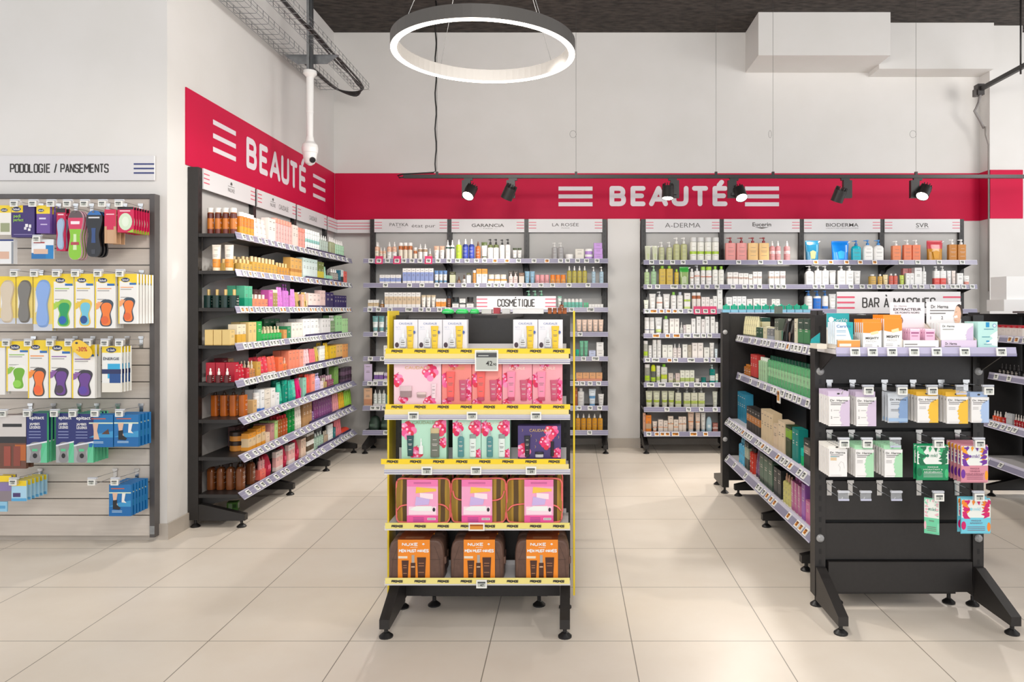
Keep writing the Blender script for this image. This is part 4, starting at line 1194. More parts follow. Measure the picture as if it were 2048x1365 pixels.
stock('BR', 6, '''
tube 1291.3 1321.4 2 33|dfe2c6,eceadd,.32-.46:b5c94c|pale green tube, left pair
tube 1323.2 1350.2 2 33|dfe2c6,eceadd,.32-.46:b5c94c|pale green tube, right pair
spump 1350.6 1363.4 1 39|dfe0cc,b9bab6,.2-.36:bccf6a|square pale green pump, leftmost
spump 1367.4 1410.6 3 39|dfe0cc,b9bab6,.2-.36:bccf6a|square pale green pump
tube 1425.5 1436 1 32|d7dacb,e9e9e4|pale tube at the gondola edge''')
stock('BR', 7, '''
box 1286 1291.4 1 37|e6b79a|peach carton at the back|y.04
box 1291.8 1303 1 34|f08a24,.2-.5:c9a98a|orange carton
tube 1305 1315.3 1 21|f3e6da,f08a2c,.4-.46:e8863c|short white tube, orange cap
box 1316.4 1326.6 1 25|f0e3d8,.38-.43:e8924c|white carton with orange line, first
box 1327 1335.8 1 23|efe2d6,.38-.43:e8924c|white carton with orange line, second
box 1336.2 1347 1 32|f0e0d0,.5-.55:e8924c|taller carton with orange line
box 1347.4 1357 1 25|f0e3d6,.38-.44:e8924c|mid carton with orange line
box 1357.4 1372.6 2 31|f1e2d6,.5-.55:e8924c|slim tall carton, orange line
tube 1376 1389.3 1 39|f3d3bd,w,.5-.54:ef8a34|large peach tube
tube 1391 1401.8 1 38|f0dccb,w,.5-.54:ef8a34|slimmer peach tube
tube 1402 1412.2 1 38|e3e2dc,a9c8d8|tall bluish white tube
bag 1412.6 1425 1 30|a9c8d6,d9e8ee|pale blue bag
box 1425.5 1436 1 18|a86a60,.4-.5:e9d9d3|brick red carton''')
stock('L', 0, '''
can 470.5 476.5 1 53|c4701f,e6e2dc,.6-.8:5a1f12,.0-.2:6b2a1c|amber bottle with clear cap|r4 d.042 q.05
can 484.5 510.5 2 47|df7d20,ece8e2,.0-.4:d99a22|orange bottle with clear cap|r3 d.05
tube 513 537 3 43|f3ded6,f0d3c8|pink white tube|r2
box 537.5 551 2 48|f6e6e0|pale pink carton|r2
can 552 585 4 50|eab1ac,ee9a86|pink bottle with coral cap|r3
box 586 596 2 45|f6e3da|cream pink carton|r2
can 597 612 2 42|eb9a8c,e98b78|coral bottle|r2
can 613 641 4 42|e9efec,e6ecea,.4-.56:8fc4bd|clear bottle, teal label|r2
spray 642 658 2 38|a9b8ae,dfe3df|grey green spray
spray 662 671.5 1 38|99a07a,w|olive spray with white nozzle
spray 672 689.5 3 35|a5cbab,w|pale green spray with white nozzle''')
stock('L', 1, '''
tube 463 472 1 52|efe4d6,efd9b8,.12-.45:df8f34|white tube fading to orange|r2 t.06 q.082 n1
perf 484 506 3 26|cfa850,e6c68a|small golden oil, gilt cap|r3
perf 507 556 7 33|cda044,e9cf9e|golden oil with gilt cap|r3
perf 557 580 4 27|c98f38,e6c68a|short amber oil, gilt cap|r2
box 581 604 2 40|d3a255,.3-.45:b37a34|gold carton|r2
gbox 606 635 3 42|c7dcd6,.2-.8:dbe9e6|aqua clear carton|r2
box 636.5 648 1 38|6f7c3c,.1-.5:d3c43e|olive carton with yellow flower
tube 648.5 655 1 30|9cc9ad,8cbf9e|sage tube
box 656 665 1 13|9fe0bd|mint small carton
spray 666 678 2 27|8f8b82,w|grey bottle, white cap
box 679 682 1 26|2e6f86|teal blue carton
box 682.5 687 1 27|dfe8e8,.1-.5:2a3c3c|white carton with dark drop
box 687.5 694 1 25|ee6f66|coral carton''')
stock('L', 2, '''
perf 471 480 1 37|16312c,d8b878|black green perfume, gold cap|r4 d.046 q.056 n1
gbox 489 505 1 44|4fb08a,.0-.45:169a76|green gradient carton|r2
perf 507 537 4 27|ef8a66,f0e2da|coral perfume, white cap|r2
box 508 534 3 37|9a6a68|mauve carton at the back|y.14
box 537.5 546 1 36|c45aa8|magenta carton|r2
can 547 557 1 37|a39055,d8d0c0|olive gold bottle|r2
tube 558 568 1 42|d67ccc,d67ccc|orchid tube|r2
pump 569 579 1 48|c878c8,8a3f92|orchid pump with purple head
box 580 584 1 26|d386cc|orchid low carton
tube 585 593 1 38|d58ad0,d58ad0|second orchid tube|r2
pouch 594.5 603 1 32|b79a5a,3b3424|gold and black pouch, near
box 603.5 608.5 1 28|e8b0a0|salmon narrow carton
pouch 609 616.5 1 32|c4a45c,e6d39a|gold and black pouch, far
box 617 641 3 30|f3dcd6|pale pink carton|r2
box 641.5 651 1 36|efd0cb|rose pink taller carton|r2
box 652 667 2 32|33265c|violet carton, taller|r2
box 669 693 3 26|35285f|violet carton|r2''')
stock('L', 3, '''
gbox 460 470 1 31|d9bd7c,.0-.06:b99a58|gold beige carton|r3 d.052
gbox 474 492 1 40|e6d9bd,.1-.5:d9a83c|cream carton with golden flask
gbox 497 513 2 42|e0c483|gold cream carton|r2
gbox 514 524 1 42|2aa54c|bright green carton|r2
drop 526 566 6 29|1f9b48,e4d3ac,.2-.5:3cb860|green bottle with cream cap|r2
box 528 560 3 40|2a6a44|dark green carton at the back|y.16
box 567 574 1 20|d99a5a|orange carton
box 574.5 582 1 26|2f8a5c|green white carton|r2
box 583 605 3 32|efe4da|ivory carton|r2
gbox 606 620 2 37|f3f1ef|slim white carton|r3
gbox 621 637 2 36|f1f1f0|white carton|r2
tube 637.5 643 1 32|f0efee,e6e6e4|white tube
gbox 644 661 2 34|f2f1f0|wide white carton|r2
pump 662 671 1 38|77906a,w|dark green bottle, white pump
box 672 684 2 37|a3d79a|pale green carton|r2
box 684.5 696 1 30|b6e2a6|pale green shorter carton|r2''')
stock('L', 4, '''
drop 458 464 1 29|561a1c,efe6e2|dark red bottle, white dropper|r3 d.042 q.054 n1
box 445.5 456 1 42|7a1f2c|claret carton at the back|y.15
box 456.5 467.5 1 39|c9a983|kraft carton at the back|y.15
box 469 478 1 38|b51c33|crimson carton, tall|r3
tube 479 492 1 32|c72138,e2ded8|crimson tube|r2
box 493 499 1 22|cd3340|small red carton
drop 500 512 2 34|c98a5a,d9c9b0|rosy gold bottle|r2
box 513 522 1 30|cfa24c|gold carton by the red tubes
tube 523 540 2 36|dd3f52,d9d2cc|raspberry tube|r2
tube 541 556 2 34|ee6c54,e2ded8|coral tube|r3
box 556.5 566 1 30|ee7348|orange coral carton|r2
drop 567 576 1 26|ee8248,e6c0a8|orange dropper bottle|r2
box 577 598 3 38|ef8c6e|coral carton|r3
box 598.5 607 1 36|ef9c86|light coral carton|r2
tube 608 622 2 34|f3c6c9,f3e6e4|pale pink tube|r2
tube 622.5 633 1 32|ee7a84,efb4b4|rose tube|r2
pouch 634 641 1 34|c9b04c,e8dcae|flowered yellow pouch
can 641.5 651 1 34|f0efea,dcdcd8|white bottle among yellow
tube 651.5 660 1 38|eec42a,efce4a|yellow tube|r2
box 661 672 1 30|efc62e|yellow carton|r2
box 673 685 2 30|f0c07c|apricot carton|r2
box 685.5 696 1 28|eda763|light orange carton|r2''')
stock('L', 5, '''
spump 489 496.5 1 55|b9601f,3a2418|orange brown pump, dark head|r4 d.044 q.062 n1
box 506 514 1 26|dcb37c|small kraft carton
can 515 521 1 38|efefee,e6e6e6,.0-.18:3f6fc0|white tube, blue foot
box 522 529 1 42|eef0f2,.0-.12:4f7fd0|tall white carton, blue foot|r2
box 530 541 1 20|ece3d6|white kraft carton below|d.075
box 530 541 1 19|ece4d8|white kraft carton above|z.0735 d.075
box 542 551 1 38|f1f0ee|white tall carton, middle|r2
box 551.5 559 1 26|eef1f4|white blue carton|r2
tube 560 568 1 44|4fc4a6,18907f|light teal tube
can 570.5 577 1 45|149079,17a48a|deep teal bottle|r3
tube 580 588 1 42|2fae98,18907f|teal tube|r2
tube 589 595.5 1 40|5fcab0,118a8a|mint tube
pouch 596 605 1 40|d3166a,e0458a|magenta pouch
gbox 605.5 613 1 38|8fc9b5|clear mint carton
tube 614 622 1 42|ee5a4c,ee8a72|bright coral tube|r3
box 622.5 630 1 40|ef8f7c|salmon carton|r2
pump 631 641 1 38|c3b5dd,cbbfe2|lilac pump|r2
box 641.5 647 1 20|e9d6dc|tiny rose carton
perf 647.5 655 2 24|b99c62,d8cdbb|gold perfume
perf 656 668 2 26|8f4460,e0b9c8|plum perfume, pink cap|r2
box 669 677 1 36|8fbf62|leaf green carton at the back|y.05
jar 688 706 1 15|5b4358,3a2a38|dark plum jar below|d.075
jar 688 705.6 1 15|5f475c,3c2c3a|dark plum jar above|z.0745 d.075''')
stock('L', 6, '''
jar 480 492 1 20|c98436,2e1d14|orange jar with black lid, lower|d.09 y.045
jar 480 491.8 1 19|c98436,2e1d14|orange jar with black lid, upper|z.066 d.09 y.045
gbox 497 512 1 34|e79a2c,.2-.7:dfc39a|yellow gift carton, nearest|d.065
gbox 513 523 1 36|e79a2c,.2-.7:dfc39a|yellow gift carton, middle|d.065
gbox 524 531 1 37|e79a2c,.2-.7:dfc39a|yellow gift carton, far|d.065
box 470 500 2 38|6a4a4a|mauve brown carton at the back|y.165 d.05
box 505 524 2 40|6f8a5c|moss green carton at the back|y.165 d.05
box 532 540 1 20|efd3b8|small peach carton
box 541 549 1 34|c48a8a|dusty pink carton|r2
box 549.5 556 1 36|b9d98a|light green carton|r2
cap 557 566 2 42|a5602c,c41f2c|amber bottle with red cap|r3
cap 567 577 2 40|b4552c,e0333a|copper bottle with red cap|r2
can 578 592 2 52|148a3c,17963f|emerald bottle|r3
tube 593 605 1 48|efe6dc,e9dfd2|ivory large tube|r2
box 606 624 3 45|a27a50,.0-.4:b48a5c|kraft carton with print|r2
spray 625 630 1 30|7a5a8c,dcd3e2|small plum spray
tube 631 640 1 44|7d3f72,6a3566|plum tube, near|r2
tube 641 668 4 40|7f4a7c,6f3d6e|plum tube|r2
tube 669 680 1 36|e79aa0,eeb4b4|pink tube|r2
tube 681 691 1 34|eab728,efc848|yellow tube|r2
tube 692 705.5 2 33|9fd64c,a9dc5c|lime tube|r2''')
stock('L', 7, '''
rpump 484 493 1 60|774322,24170f|brown pump with black head|r4 d.05 q.064 n1
rpump 504 513 1 58|6e3d20,24170f|brown pump, second|r2 d.05 q.064 n1
gbox 520 532 1 18|ef6f60|coral display tray|d.08
spray 521 531 2 24|f0b4b4,e88a8a|clear pink bottle on the tray|z.0603 d.03 y.015
bag 533 546 1 42|bf1f40,d9607a|red cosmetic bag|d.09
box 552 566 1 38|efe0da,.2-.7:e9b3ae|white and red pouch carton, near|d.03
bag 567 576 1 42|b8153f,cf4a6a|crimson pouch bag|d.09
box 577 590 1 38|f0e2dc,.2-.7:e9b3ae|white and red pouch carton, middle|d.03
bag 591 601 1 42|bb1840,cf4a6a|crimson bag, far one|d.09
box 602 612 1 36|dfc3ae|beige rose carton|d.05
box 614 628 1 21|efece6,.25-.75:5a4a36|white carton with dark squares, lower|d.09
box 614 628 1 20|efece6,.25-.75:5a4a36|white carton with dark squares, upper|z.0835 d.09
spray 629 649 4 30|a5bfae,dfe6e0|sea green bottle|r2
perf 650 657 1 26|b9a48c,e6dccb|beige flask
can 658 667 1 34|eef0ee,e6e8e6|white can
box 667.5 671.5 1 24|2f7f86|teal carton
tube 672 685 1 34|ea7f88,ef9a9c|salmon pink tube|r2
bag 687 703 1 9|e2452f,f09a3c|flat red and orange pouch|d.1 n1''')
# indigo front trays on the far half of most left shelves
for k, (a, b) in enumerate(((614, 690), (612, 684), (617, 652), (612, 683), (612, 684), (612, 700), (620, 706), (636, 712))):
    xx = -2.172 + (.02 if k > 4 else 0)
    y0, y1 = xx * F / (a - U0), min(xx * F / (b - U0), 7.14)
    m = MB().box(0, y1 - y0, -.004, .004, 0, .026, mat('#3d3358', .4)).box((y1 - y0) * .6, (y1 - y0) * .72, -.0046, -.004, .004, .02, mat('#8d86ab', .4))
    tag(m.build('shelf_edge_strip', None, (xx, y0, LV[k] + .0004), Q90), 'indigo front strip along the %s shelf, left wall rack' % LEVEL[k], 'shelf strip', 'indigo shelf strips')
stock('G', 0, '''
tube 1483 1511 4 42|e4ddb0,5f6350,.84-1:d6d2a6|cream tube
box 1512 1524 2 40|e2dcb4,.8-1:234a42|cream carton with dark top|y.07
box 1512 1525 2 23|1f4a30|green carton
box 1526 1533 1 26|d9d2ae|cream yellow carton
box 1534 1547 2 24|77797a,.0-.4:9aa0a8|grey carton
box 1549 1557 2 46|5b6456,.0-.5:a9a892|tall grey green carton
pouch 1558.5 1571 1 48|1d1c1c,2c6a52|black pouch with green foot|n1 f.7
pouch 1573 1586 1 46|1f1d1d,6a4a3a|black pouch with brown label|n1 f.7
box 1588.5 1594 1 52|d8d2b8|slim cream carton
box 1595.5 1619 2 54|2e4438,.1-.6:3a7a4c|tall dark green carton''')
stock('G', 1, '''
cap 1486 1500 3 22|a8662a,b9762f|small amber bottle
box 1501 1514 1 48|c23a36,.0-.08:2a2020|red carton
scap 1516 1531 1 48|9fc29a,dfe2d6|clear green bottle, white cap|d.05
scap 1534 1619 8 62|5fa673,0f4a36,.3-.6:8fbf92|large green bottle, dark cap|d.06''')
stock('G', 2, '''
box 1475 1491 4 56|2f86a6|teal blue carton|y.05
box 1493 1520 5 48|2d2a28,.4-.7:b5763c|black and orange carton
box 1522 1545 1 62|d8c3a0|large beige carton
box 1546 1555 1 48|d9c3a6|low beige carton
box 1556 1569 1 62|dcc8aa|tall beige carton
box 1571 1582 1 62|2f3f22,.6-.9:7cab2c|black carton, lime print
box 1584 1597 1 66|0f8079|teal carton
jar 1598 1606 1 34|1fae6a,19b4a0|green round jar
box 1607 1620 1 60|28302c,.5-.75:8f8478|dark carton with beige print''')
stock('G', 3, '''
spray 1476 1488 3 52|58b0d6,7fc7e4|light blue bottle
box 1489 1497 1 54|33403a,.4-.8:a9b6a0|dark carton, pale label
cap 1498 1506 2 50|c0392b,3a2a28|red bottle, dark cap
tube 1508 1517 1 54|7b5b7c,4a3a4c|mauve tube
box 1519 1545 3 60|33493c,.2-.9:4f6a58|dark green glossy carton
box 1547 1562 1 56|23282a|black green carton
spray 1564 1579 1 58|c9c27a,d8a98c|yellow clear bottle
spump 1581 1601 1 78|b0628e,a85a94|pink pump|d.06
box 1603 1610 1 72|9a5fb0|purple carton
box 1611 1620 1 46|c46a9a|pink low carton''')
stock('R', 0, '''
box 1990 2046 5 24|efe6e0,.78-1:c8202e|white carton with red top''')
stock('R', 1, '''
drop 1995 2036 5 23|1d1b1b,2a2828|small black bottle''')
stock('R', 2, '''
drop 1983 2000 3 22|d9502a,e0d8d0|orange nail varnish
drop 2002 2010 1 24|b01c28,e0d8d0|red nail varnish
box 2012 2024 3 24|b9bcbe|clear display carton
drop 2026 2047 4 26|a3141f,e0d8d0|dark red nail varnish''')
# ---- things standing on the gondola tops
def top_item(kind, u0, u1, Y, hp, base, cap, label, ztop=1.3854, d=.05, bands=(), n=1, grp=None):
    ext = (X(u1, Y) - X(u0, Y)) / n
    _, name, cat = KIND[kind]
    for i in range(n):
        put(name, cat, product(kind, ext * .9, min(d, ext * .9) if kind not in ('box', 'gbox', 'bag') else d, hp * Y / F, hexc(base), hexc(cap), tuple(bands)), label if n == 1 else '%s from left: %s' % (ORD[i], label), grp, (X(u0, Y) + ext * (i + .5), Y + d / 2, ztop), 0)
top_item('gbox', 1445, 1622, 5.60, 6, '8fcbe6', 'w', 'pale blue carton under a teal bottle, far end of the right gondola', 1.3904, .05, (), 11, 'pale blue cartons on the right gondola')
top_item('spray', 1446, 1619, 5.607, 11, '1aa886', '1aa886', 'teal bottle on a blue carton, far end of the right gondola', 1.4141, .04, (), 11, 'teal bottles on the right gondola')
for i, (u0, u1) in enumerate(((1612, 1622), (1624, 1634), (1636, 1646))):
    top_item('box', u0, u1, 3.425, 9, '2b2625', 'bk', 'small black box, %s from left, atop the mask display' % ORD[i], 1.3858, .03, (), 1, 'small black boxes') if i else None
top_item('box', 1552, 1566, 4.8, 15, '6f7a70', 'bk', 'grey green carton on top of the right gondola', 1.3854)
for i, (u0, u1, c) in enumerate(((880, 907, '1fb454'), (908, 936, '1fb454'), (937, 957, '1fb454'))):
    top_item('bag', u0, u1, 4.6, 10, c, '7fdc9c', 'bright green pack, %s from left, on the middle gondola' % ORD[i], 1.3854, .1, (), 1, 'bright green packs')
for i, (u0, u1, h, c) in enumerate(((962, 984, 9, 'dcd9d6'), (986, 1000, 12, 'b5404a'), (1003, 1020, 10, 'e3e1de'), (1022, 1090, 10, 'efeeec'))):
    top_item('box', u0, u1, 4.7, h, c, 'w', ('grey white', 'dull red', 'white', 'long white')[i] + ' carton on the middle gondola under the sign', 1.3854, .07)
for i in range(4):
    top_item('jar', 1095 + i * 10, 1104 + i * 10, 4.5, 12, 'b5622a', '8a4a20', 'amber jar, %s from left, right end of the middle gondola' % ORD[i], 1.3854, .03, (), 1, 'amber jars')
top_item('pump', 1118, 1128, 4.9, 24, '7a4424', '231a16', 'amber pump with dark head on the middle gondola', 1.3854, .03)
gb = MB().box(-.035, .035, -.03, .03, .0, .058, mat('#5f9a3c', .45)); gb.quad(-.025, .0, .01, .05, -.0306, mat('#a9c99a', .5)).quad(.006, .028, .02, .045, -.0306, mat('#355f24', .5))
gb.add([(.0356, -.02, .01), (.0356, .02, .01), (.0356, .02, .05), (.0356, -.02, .05)], [(0, 1, 2, 3)], mat('#dfe8d6', .5))
tag(gb.build('tea_box', None, (-2.37, 5.12, .001), .2), 'small green carton lying on the floor under the left rack', 'box')
# ---------------------------------------------------------------- gift boxes on the promotion display
def clipdisc(m, x, z, r, y, col, w, h, n=14, rz=None):
    pts = []
    for i in range(n):
        a = 2 * math.pi * i / n
        pts.append((min(max(x + r * math.cos(a), -w / 2 + .0005), w / 2 - .0005), min(max(z + (rz or r) * math.sin(a), .0005), h - .0005)))
    m.poly(pts, y, mat(col, .5))
FL = ['#e42c68', '#f05a96', '#e0304a', '#f490bc', '#d81f5c', '#ea4a6a', '#f27aa8']
def blossom(m, x, z, s, y, w, h, seed=0):
    """a printed bunch of round pink petals"""
    rnd = random.Random(seed)
    for i, (a, b) in enumerate(((0, .6), (-.5, .35), (.5, .4), (-.75, -.1), (.7, -.15), (0, -.05), (-.4, -.5), (.35, -.55), (0, -.95))):
        clipdisc(m, x + a * s, z + b * s, s * (.42 + .08 * rnd.random()), y - .00012 * (i + 1), FL[(i + seed) % 7], w, h)
        if i % 2: clipdisc(m, x + a * s - .1 * s, z + b * s + .08 * s, s * .17, y - .00012 * (i + 10), '#fbc4d8', w, h, 9)
    m.ribbon([(x, min(z + .8 * s, h - .004)), (x + .1 * s, min(z + 1.1 * s, h - .003)), (x + .3 * s, min(z + 1.25 * s, h - .002))], .0018, y - .003, mat('#b0244e', .5))
def gift(u0, u1, v0, zb, Y, d, base, label, draw, items, group=None):
    w, h = X(u1, Y) - X(u0, Y) - .001, Z(v0, Y) - zb
    t = thing('gift_box', label, 'gift box', (X((u0 + u1) / 2, Y), Y + d / 2, zb + .0004), 0, group)
    m = MB(); m.loft(rect(w, d), [(w / 2, d / 2, 0), (w / 2, d / 2, h)], mat(base, .4), smooth=False)
    hv = h - .05; m.M = Matrix.Translation((0, 0, .05)); draw(m, w, hv, -d / 2 - .0006); m.M = None   # the print sits above the promotion strip
    m.build('carton', t)
    for it in items:
        k, x, z, iw, ih, c1, c2 = it[:7]; bands = it[8] if len(it) > 8 else ()
        for pn, me in product(k, iw * w, .012, ih * hv, c1, c2, tuple(bands)): link(me, pn, t, (x * w, -d / 2 - .0062, .05 + z * hv))
    return t
BLU, GOLD = mat('#4a63a8', .5), mat('#d9b26a', .4)
def d_serum(m, w, h, y):
    m.text('CAUDALÍE', 0, h * .83, h * .07, y, BLU, w * .56)
    m.text('N°1', -w * .33, h * .7, h * .07, y, mat('#b9c0d6', .5)); m.quad(-w * .42, -w * .2, h * .655, h * .665, y, mat('#c3c9da', .5))
    m.disc(w * .36, h * .56, w * .065, w * .065, y - .007, BLU)
    m.disc(-w * .37, h * .11, w * .085, w * .11, y, mat('#4a3540', .5), 16)
    m.quad(-w / 2, -w / 2 + .0012, 0, h, y, mat('#bdbcbc', .5))
for i, (u0, u1) in enumerate(((787.5, 835.5), (836, 884.5), (885, 934), (1026, 1075.5), (1076, 1125.5))):
    gift(u0, u1, 640, PZ[0], 3.215, .05, '#eceaee', 'white serum gift set with yellow tube, %s from left, top promotion shelf' % ORD[i], d_serum,
         [('drop', -.1, .02, .28, .64, '#dfe0e2', '#f0f0f0', '', ((.0, .06, '#a9aec4'),)), ('tube', .2, .0, .32, .78, '#ecc62c', '#e9c22a')], 'white serum gift sets')
def d_flower(bg, fl, title=.84, tcol=None, tx=0):
    def f(m, w, h, y):
        for x, z, s, sd in fl: blossom(m, x * w, z * h, s * w, y, w, h, sd)
        m.text('CAUDALÍE', tx * w, h * title, h * .075, y - .0034, tcol or GOLD, w * .52)
    return f
W2 = mat('#f3ead9', .5)
gift(787.5, 882.5, 727.5, PZ[1], 3.215, .06, '#f1cdd6', 'wide pale pink gift set with jars and blossoms, second promotion shelf', d_flower('', [(-.43, .6, .12, 1), (.27, .8, .15, 2), (-.3, .12, .09, 3), (.26, .04, .12, 4)], .86),
     [('jar', -.24, .16, .26, .28, '#9a7f80', '#d8bcc0'), ('jar', .09, .16, .2, .125, '#a9908c', '#dcc3be'), ('tube', .35, .14, .12, .36, '#e9cdd3', '#ead6da')])
for i, (u0, u1, bg, c1, tc) in enumerate(((883.5, 943.5, '#f08a80', '#ee5f58', 'coral'), (944, 1004, '#f09088', '#ee5f58', 'coral'), (1004.5, 1064.5, '#f2a5ae', '#f08aa8', 'pink'), (1065, 1125, '#f2a5ae', '#f08aa8', 'pink'))):
    gift(u0, u1, 729.5, PZ[1], 3.215, .06, bg, '%s gift set with two tubes, %s from left, second promotion shelf' % (tc, ORD[i + 1]), d_flower('', [(-.38, .62, .2, i), (.36, .45, .22, i + 3), (-.1, 1.0, .14, i + 1), (-.34, .0, .16, i + 2), (.42, .2, .12, i + 5)], .87, GOLD if i < 2 else W2),
         [('tube', -.2, .08, .3, .74, c1, '#b8435f', '', ()), ('tube', .22, .08, .27, .52, '#c4506e', '#b84460')])
gift(803, 893, 837.5, PZ[2], 3.215, .06, '#b5dfc6', 'mint gift set with three bottles, third promotion shelf', d_flower('', [(-.36, .72, .17, 2), (.38, .8, .16, 4), (-.18, .12, .14, 5), (.44, .4, .1, 1)], .86, mat('#9aa57c', .5)),
     [('tube', -.3, .05, .16, .52, '#1d4a4c', '#163c3e'), ('drop', -.06, .1, .1, .4, '#e6eae6', '#eef0ee'), ('can', .25, .02, .2, .74, '#6f7468', '#c9b68a')])
for i, (u0, u1) in enumerate(((905, 962), (962.5, 1020))):
    gift(u0, u1, 839, PZ[2], 3.215, .06, '#bfe6d2', 'mint gift set with teal spray and white can, %s of a pair, third promotion shelf' % ('left', 'right')[i], d_flower('', [(-.36, .78, .22, 3), (.34, .8, .24, 6), (.42, .1, .16, 1)], .86, W2),
         [('spray', -.2, .03, .22, .7, '#4f8a8c', '#a9b9b4', '', ()), ('can', .22, .03, .23, .58, '#dfe9e2', '#8d9a94')], 'pair of mint gift sets')
def d_purple(m, w, h, y):
    for x, z, s, sd in ((-.38, .22, .16, 2), (.28, .85, .15, 4), (.16, .5, .14, 1), (.42, .12, .13, 6)): blossom(m, x * w, z * h, s * w, y, w, h, sd)
    m.text('CAUDALÍE', 0, h * .82, h * .09, y - .0034, GOLD, w * .46)
    for x, z in ((-.4, .82), (-.08, .5), (-.1, .3), (.44, .6), (-.2, .65)): m.ribbon([(x * w, z * h), (x * w + .003, z * h + .006), (x * w, z * h + .012)], .0012, y - .0005, GOLD)
gift(1035.5, 1122, 852.5, PZ[2], 3.215, .06, '#4a3a72', 'purple gift set with black tube and jar, third promotion shelf', d_purple,
     [('tube', -.28, .04, .14, .66, '#1b1820', '#26222c'), ('jar', .0, .02, .2, .17, '#c9c4c6', '#2a2630'), ('can', .3, .06, .08, .46, '#1f1b26', '#1a1720')])
# ---------------------------------------------------------------- striped pouches with pink cards
def pouch_thing(cx, Y, zb, w, h, d, label, card, tilt=0., sd=0):
    t = thing('striped_pouch', label, 'pouch', (cx, Y + d / 2, zb + .0005), tilt, 'striped pouches with pink cards')
    p = 9
    zt = lambda x: h / 2 + h / 2 * (max(1 - abs(2 * x / w) ** p, 0)) ** (1 / p)
    zl = lambda x: h / 2 - h / 2 * (max(1 - abs(2 * x / w) ** p, 0)) ** (1 / p)
    m = MB()
    cols = ['#8f6f24', '#a9832c', '#5a4220', '#a9832c', '#97762a', '#4f3a1e']
    n = 26
    xs = [-w / 2 * math.cos(math.pi * i / n) for i in range(n + 1)]
    f = lambda x, z: -d / 2 * (1 - .35 * abs(2 * x / w) ** 3) - .006 * math.sin(z * 40 + x * 25 + sd)
    for i in range(n):
        a, b = xs[i], xs[i + 1]; c = mat(cols[int((a + w / 2) / w * 17) % 6], .7)
        K = 5
        pts = [(x, f(x, lerp(zl(x), zt(x), k / K)), lerp(zl(x), zt(x), k / K)) for x in (a, b) for k in range(K + 1)]
        m.add(pts, [(k, K + 1 + k, K + 2 + k, k + 1) for k in range(K)], c, True)
        pts = [(x, d / 2 - .004, q(x)) for x in (a, b) for q in (zl, zt)]
        m.add(pts, [(0, 1, 3, 2)], c)
        m.add([(a, f(a, zt(a)), zt(a)), (b, f(b, zt(b)), zt(b)), (b, d / 2 - .004, zt(b)), (a, d / 2 - .004, zt(a))], [(0, 1, 2, 3)], c, True)
        m.add([(a, f(a, zl(a)), zl(a)), (b, f(b, zl(b)), zl(b)), (b, d / 2 - .004, zl(b)), (a, d / 2 - .004, zl(a))], [(0, 1, 2, 3)], c, True)
    m.build('fabric_body', t)
    pip = MB()
    loop = [(x, f(x, zt(x)) - .001, zt(x)) for x in xs[1:-1]] + [(x, f(x, zl(x)) - .001, max(zl(x), .0046)) for x in reversed(xs[1:-1])]
    pip.tube(loop, .0038, mat('#f0746e', .6), 6, True)
    fl = [(-w * .47, h * .72), (-w * .45, h * .58), (-w * .36, h * .5), (w * .36, h * .5), (w * .45, h * .58), (w * .47, h * .72)] if sd % 2 else [(-w * .48, h * .28), (-w * .42, h * .4), (-w * .3, h * .44), (w * .3, h * .44), (w * .42, h * .4), (w * .48, h * .28)]
    fl = [tuple(Vector(fl[i]).lerp(Vector(fl[i + 1]), q / 3)) for i in range(5) for q in range(3)] + [fl[-1]]
    for _ in range(4): fl = [fl[0]] + [((fl[i - 1][0] + fl[i][0] * 2 + fl[i + 1][0]) / 4, (fl[i - 1][1] + fl[i][1] * 2 + fl[i + 1][1]) / 4) for i in range(1, len(fl) - 1)] + [fl[-1]]
    pip.tube([(x, f(x, z) - .003, z) for x, z in fl], .0034, mat('#f0746e', .6), 6)
    pip.build('piping', t)
    c0, c1 = card
    y = -d / 2 - .0125
    k = MB().box(c0, c1, y, y + .0012, .004, h * .99, mat('#f2a3c6', .4))
    cw = c1 - c0; cx_ = (c0 + c1) / 2; y -= .0006
    k.quad(c0, c1, .004, h * .2, y, mat('#e8589a', .4)); k.quad(c0, c1, h * .84, h * .99, y, mat('#ee7ab0', .4))
    for z in (.9, .925): k.quad(cx_ - cw * .28, cx_ + cw * .28, h * z, h * (z + .008), y - .0003, mat('#8a2f68', .5))
    k.quad(c0 + cw * .06, c1 - cw * .06, h * .22, h * .4, y - .0002, mat('#f8d9e4', .4))
    k.poly([(c0 + cw * .28, h * .69), (c0 + cw * .94, h * .735), (c0 + cw * .94, h * .79), (c0 + cw * .3, h * .83)], y - .0004, mat('#f0c44c', .4))
    k.poly([(c0 + cw * .42, h * .58), (c0 + cw * .84, h * .56), (c0 + cw * .84, h * .68), (c0 + cw * .42, h * .7)], y - .0003, mat('#f7dfe6', .4))
    k.poly([(c0 + cw * .26, h * .42), (c0 + cw * .7, h * .44), (c0 + cw * .74, h * .56), (c0 + cw * .3, h * .62)], y - .0005, mat('#c9b1e2', .4))
    k.poly([(c0 + cw * .08, h * .33), (c0 + cw * .3, h * .3), (c0 + cw * .8, h * .3), (c0 + cw * .8, h * .41), (c0 + cw * .3, h * .41)], y - .0006, mat('#eef0ea', .4))
    k.disc(c0 + cw * .87, h * .33, cw * .045, h * .045, y - .0006, mat('#2f2530', .4))
    k.quad(c0 + cw * .66, c0 + cw * .92, h * .1, h * .15, y - .0004, WHITE)
    for i in range(9): k.quad(c0 + cw * (.68 + .026 * i), c0 + cw * (.69 + .026 * i), h * .105, h * .145, y - .0008, INK)
    for z in (.07, .1, .14): k.quad(c0 + cw * .2, c0 + cw * .55, h * z, h * (z + .012), y - .0004, mat('#7a3a86', .5))
